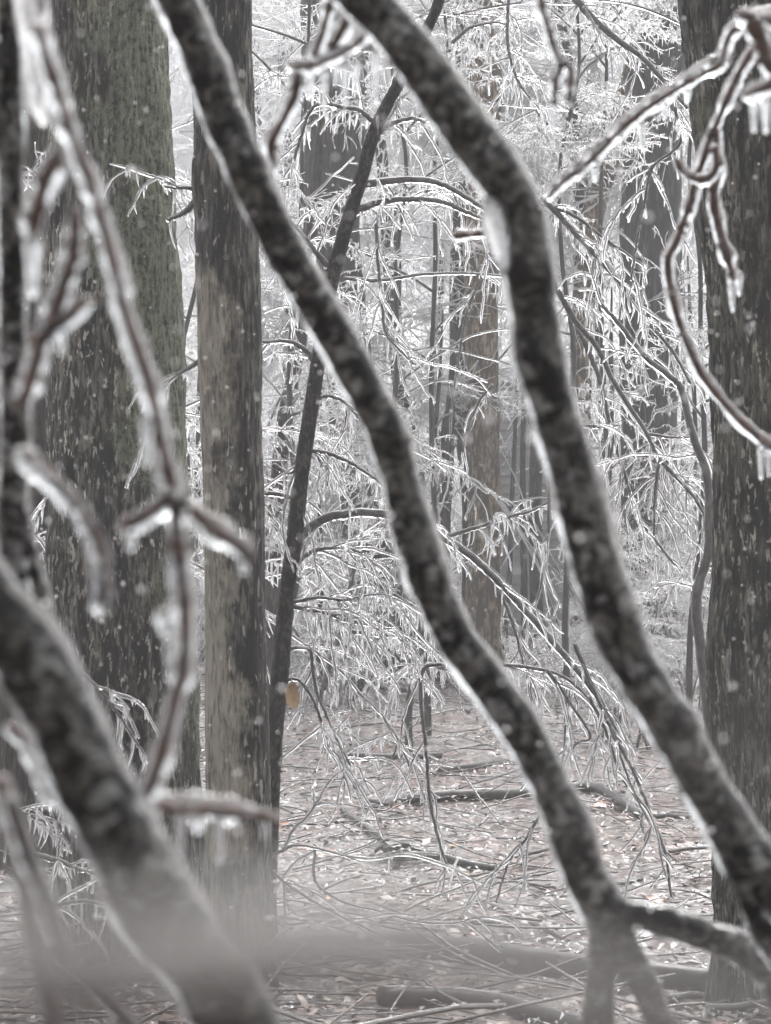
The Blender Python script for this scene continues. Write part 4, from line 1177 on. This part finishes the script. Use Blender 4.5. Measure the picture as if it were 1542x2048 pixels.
# dark clump of leaves beside the sticks
cp_ = ground_px(800, 1712)
b = Buf()
for k in range(26):
    c = cp_ + np.array([rng.normal(0, 0.06), rng.normal(0, 0.06), abs(rng.normal(0.03, 0.025))])
    a = rng.uniform(0, 6.28); tl = rng.uniform(-0.9, 0.9)
    u = np.array([math.cos(a), math.sin(a), tl * 0.6]); w = np.array([-math.sin(a), math.cos(a), rng.uniform(-.4, .4)])
    s = rng.uniform(0.03, 0.055)
    b.add([c - u * s, c - w * s * .5 + [0, 0, .01], c + u * s, c + w * s * .5 + [0, 0, .01]], [(0, 1, 2, 3)])
M['leaf_dark'] = plain_mat('wet_dark_leaf', (0.02, 0.018, 0.017), (0.06, 0.052, 0.046), 30, 0.5, 0, coat=0.2)
tag(b.obj('leaf_clump', M['leaf_dark'], origin=cp_), 'dark wet clump of leaves heaped in the middle of the clearing', 'leaf clump')

# ------------------------------------------------------------------ leaf litter
def leaf_quads(n, xs, ys, size, rg, lift=0.012):
    """n curled leaves (6 verts, 2 quads); returns verts (n*6,3)"""
    gz = ground_at(xs, ys)
    a = rg.uniform(0, 2 * math.pi, n); tx = rg.normal(0, 0.15, n); ty = rg.normal(0, 0.15, n)
    u = np.stack([np.cos(a), np.sin(a), tx], 1); w = np.stack([-np.sin(a), np.cos(a), ty], 1)
    s = size[:, None]
    c = np.stack([xs, ys, gz + lift * 0.6 + rg.exponential(0.007, n)], 1)
    curl = rg.uniform(-0.2, 0.4, n)[:, None] * s * np.array([0, 0, 1.0])
    wd = rg.uniform(0.28, 0.5, n)[:, None]
    v = np.stack([c - u * s, c - u * s * .1 - w * s * wd + curl, c - u * s * .1 + w * s * wd + curl, c + u * s * .55 - w * s * wd * .7 + curl * .8, c + u * s * .55 + w * s * wd * .7 + curl * .8, c + u * s + curl * .3], 1)
    return v.reshape(-1, 3)


def litter(n, mats, seed, smin, smax, name, label, cat, xf=0.17, yr=(7.5, 46)):
    rg = np.random.default_rng(seed)
    # density falls with distance so that the picture is covered evenly
    ys = yr[0] + (yr[1] - yr[0]) * rg.random(n) ** 1.25
    xs = rg.uniform(-1, 1, n) * (ys * xf + 0.8)
    v = leaf_quads(n, xs, ys, rg.uniform(smin, smax, n), rg)
    i = np.arange(n)[:, None] * 6
    t = (i + np.array([[0, 1, 2]])).reshape(-1, 3); q = (i + np.array([[1, 3, 4, 2]])).reshape(-1, 4); t2 = (i + np.array([[3, 5, 4]])).reshape(-1, 3)
    mi = rg.choice(len(mats), n, p=[m[1] for m in mats])
    rust = vnoise(np.stack([xs * 0.9, ys * 0.45, ys * 0], 1)) + 0.6 * vnoise(np.stack([xs * 2.6, ys * 1.2, ys * 0 + 5], 1)) + rg.normal(0, 0.30, n)
    mi = np.where((rust > 0.15) & (mi >= 2), rg.integers(0, 2, n), mi)
    mi = np.where((rust < -0.15) & (mi < 2), rg.choice([2, 3, 3, 3], n), mi)
    b = Buf()
    for k in range(len(mats)):
        sel = mi == k
        b.add(v if k == 0 else np.zeros((0, 3)), None, None)
        off = 0 if k == 0 else -b.n
        # all leaves share one vertex block: add faces directly
        b.q.append(q[sel]); b.qm.append(np.full(sel.sum(), k))
        b.t.append(np.vstack([t[sel], t2[sel]])); b.tm.append(np.full(2 * sel.sum(), k))
    o = b.obj(name, [m[0] for m in mats], smooth=True)
    return tag(o, label, cat, kind='stuff')


M['leaf_red'] = plain_mat('leaf_reddish', (0.07, 0.038, 0.029), (0.15, 0.085, 0.066), 20, 0.5, coat=0.25)
M['leaf_tan'] = plain_mat('leaf_tan', (0.13, 0.09, 0.072), (0.22, 0.165, 0.135), 20, 0.5, coat=0.25)
M['leaf_icy'] = plain_mat('leaf_glazed', (0.20, 0.19, 0.187), (0.33, 0.32, 0.316), 30, 0.45, coat=0.2)
M['leaf_grey'] = plain_mat('leaf_grey', (0.13, 0.118, 0.113), (0.22, 0.205, 0.20), 25, 0.5, coat=0.25)
litter(90000, [(M['leaf_red'], .32), (M['leaf_tan'], .18), (M['leaf_icy'], .10), (M['leaf_grey'], .36), (M['leaf_dark'], .04)], 5, 0.012, 0.040, 'leaf_litter',
       'brown and ice-glazed fallen leaves covering the forest floor', 'leaf litter')
# ice crumbs fallen from the twigs
rg = np.random.default_rng(9)
n = 9000
ys = 7.5 + 38 * rg.random(n) ** 1.25; xs = rg.uniform(-1, 1, n) * (ys * 0.17 + 0.8)
gz = ground_at(xs, ys)
a = rg.uniform(0, 6.28, n); L = rg.uniform(0.006, 0.03, n); W = rg.uniform(0.003, 0.008, n)
c = np.stack([xs, ys, gz + 0.014 + rg.exponential(0.012, n)], 1)
u = np.stack([np.cos(a), np.sin(a), rg.normal(0, .35, n)], 1) * L[:, None]; w = np.stack([-np.sin(a), np.cos(a), np.zeros(n)], 1) * W[:, None]
up = np.array([0, 0, 1.0]) * W[:, None]
v = np.stack([c - u, c + w, c + up * 1.4, c - w, c + u], 1).reshape(-1, 3)
i = np.arange(n)[:, None] * 5
t = np.concatenate([(i + np.array([f])).reshape(-1, 3) for f in ([0, 1, 2], [0, 2, 3], [4, 2, 1], [4, 3, 2])])
b = Buf(); b.add(v, None, t)
tag(b.obj('ice_crumbs', M['ice_mid'], smooth=False), 'shards of ice scattered over the leaves', 'ice', kind='stuff')
# small sticks in the litter
b = Buf()
for k in range(2300):
    y = 8 + 36 * rg.random() ** 1.2; x = rg.uniform(-1, 1) * (y * 0.16 + 0.5)
    g = float(ground_at(x, y)[0])
    az = rg.uniform(0, 6.28); L = rg.uniform(0.15, 0.9)
    lp = walk(rg, (x, y, g + 0.03), (math.cos(az), math.sin(az), rg.uniform(-.02, .22)), L, L / 5, 0.05, 0.09)
    lp[:, 2] = np.maximum(lp[:, 2], ground_at(lp[:, 0], lp[:, 1]) + 0.015)
    r = rg.uniform(0.002, 0.0055) * (2.0 if rg.random() < 0.06 else 1.0)
    b.tube(lp, np.linspace(r, r * .5, len(lp)), 5, 0)
    lp2 = lp.copy(); lp2[:, 2] += r * 0.5
    b.tube(lp2, np.linspace(r * 1.1, r * .8, len(lp)), 5, 1)
tag(b.obj('stick_litter', [M['twig'], M['ice_mid']]), 'small glazed sticks strewn over the leaves', 'sticks', kind='stuff')

# leaves that stand out one by one
M['leaf_orange'] = plain_mat('leaf_orange', (0.42, 0.19, 0.10), (0.55, 0.27, 0.15), 30, 0.4, coat=0.5)
M['leaf_brown'] = plain_mat('leaf_brown', (0.20, 0.09, 0.055), (0.28, 0.14, 0.09), 30, 0.4, coat=0.5)
M['leaf_gold'] = plain_mat('leaf_gold', (0.26, 0.165, 0.085), (0.40, 0.27, 0.145), 30, 0.5, coat=0.2)


def leaf_mesh(name, mat, L, W, curl):
    nn = 9
    t = np.linspace(0, 1, nn); wd = W * np.sin(np.pi * np.clip(t * 0.94 + 0.03, 0, 1)) ** 0.75
    b = Buf(); v = []
    for k in range(nn):
        zc = curl * L * (t[k] - .5) ** 2
        for s in (-1, -.5, 0, .5, 1):
            v.append((L * (t[k] - .5), s * wd[k] / 2, zc + 0.25 * abs(s) * wd[k] * 0.5))
    q = [(k * 5 + j, (k + 1) * 5 + j, (k + 1) * 5 + j + 1, k * 5 + j + 1) for k in range(nn - 1) for j in range(4)]
    b.add(v, q)
    lp = np.array([(-L * .5 - L * .25 * (1 - s), 0, curl * L * .25 + .004 * s) for s in np.linspace(0, 1, 5)])
    b.tube(lp, 0.0016, 5, 0)
    b.v[0] += np.stack([0 * b.v[0][:, 0], 0.10 * W * vnoise(b.v[0] * 160), 0.14 * W * vnoise(b.v[0] * 90 + 4)], 1)
    return b.mesh(name, mat)


LM = {c: leaf_mesh('fallen_leaf', M['leaf_' + c], 0.085, 0.05, 0.7) for c in ('orange', 'brown', 'gold')}
for k, (px, py, c, s, lab) in enumerate([
    (612, 1710, 'orange', 1.0, 'bright orange leaf on the ice right of the pale-barked trunk'),
    (652, 1716, 'brown', 1.1, 'brown leaf just right of the bright orange leaf'),
    (150, 1852, 'orange', 0.9, 'crumpled orange leaf at the foot of the lichen-covered trunk'),
    (565, 1665, 'brown', 1.5, 'dull red-brown leaf heap edge beside the pale-barked trunk'),
    (712, 1770, 'gold', 0.9, 'tan leaf alone on a patch of ice below the short stick'),
    (945, 1766, 'gold', 1.0, 'tan curled leaf left of the middle blurred branch'),
    (910, 1705, 'gold', 0.9, 'upright tan leaf right of the dark clump'),
    (1072, 1716, 'brown', 1.1, 'red-brown leaf close by the middle blurred branch'),
    (1310, 1815, 'brown', 1.1, 'red-brown leaf between the fork and the dark right-hand trunk'),
    (656, 1812, 'orange', 0.7, 'small orange leaf by the curled dark twig'),
    (790, 1628, 'brown', 1.3, 'brown leaf under the glazed fallen bough'),
    (1200, 1625, 'brown', 1.6, 'wide brown leaf under the bend of the glazed bough'),
    (1400, 1975, 'gold', 1.4, 'tan leaf at the foot of the dark right-hand trunk'),
    (940, 1885, 'orange', 0.7, 'small orange leaf above the thick old log')]):
    p = ground_px(px, py)
    o = link('fallen_leaf', LM[c], None, (p[0], p[1], p[2] + 0.028))
    o.rotation_euler = (rng.uniform(-.5, .1), rng.uniform(-.3, .3), rng.uniform(0, 6.28) if k > 1 else 0.2); o.scale = (s, s, s)
    tag(o, lab, 'leaf', 'single leaves on the forest floor')
hl = link('hanging_leaf', leaf_mesh('hanging_leaf', M['leaf_gold'], 0.105, 0.062, 0.9), None, tuple(P(583, 1390, SAPD - 0.08)))
hl.rotation_euler = (R(80), R(82), R(12)); tag(hl, 'ochre leaf hanging from a twig of the leaning sapling', 'leaf')
h2l = link('hanging_leaf', hl.data, None, tuple(P(1205, 487, 20.0))); h2l.scale = (.6, .6, .6); h2l.rotation_euler = (R(80), R(70), R(-20))
tag(h2l, 'small amber leaf on a far twig between the V trunks and the grey trunk', 'leaf')

# ------------------------------------------------------------------ falling sleet
rg = np.random.default_rng(77)
b = Buf()
for k in range(850):
    D = rg.uniform(1.6, 7.0)
    c = P(rg.uniform(-60, 1600), rg.uniform(-60, 2110), D)
    r = rg.uniform(0.0008, 0.0018)
    b.tube(np.array([c + [0, 0, r * .8], c, c - [0, 0, r * .8]]), np.array([r * .7, r, r * .7]), 6, 0, tiplen=0.4)
M['sleet'] = plain_mat('sleet_white', (0.8, 0.8, 0.8), (0.85, 0.85, 0.85), 5, 0.4)
tag(b.obj('sleet', M['sleet']), 'pale drops of sleet falling through the near air', 'sleet', kind='stuff')

# ------------------------------------------------------------------ haze
b = Buf(); b.box((0, 120, 6.5), (320, 290, 16.0))
m, nt, out = newmat('winter_haze')
pv = nt.nodes.new('ShaderNodeVolumePrincipled')
pv.inputs['Color'].default_value = (0.93, 0.935, 0.95, 1)
pv.inputs['Density'].default_value = 0.0028
nt.links.new(pv.outputs[0], out.inputs['Volume'])
hz_o = b.obj('haze', m, smooth=False)
tag(hz_o, 'thin pale winter haze hanging through the wood', 'haze', kind='stuff')
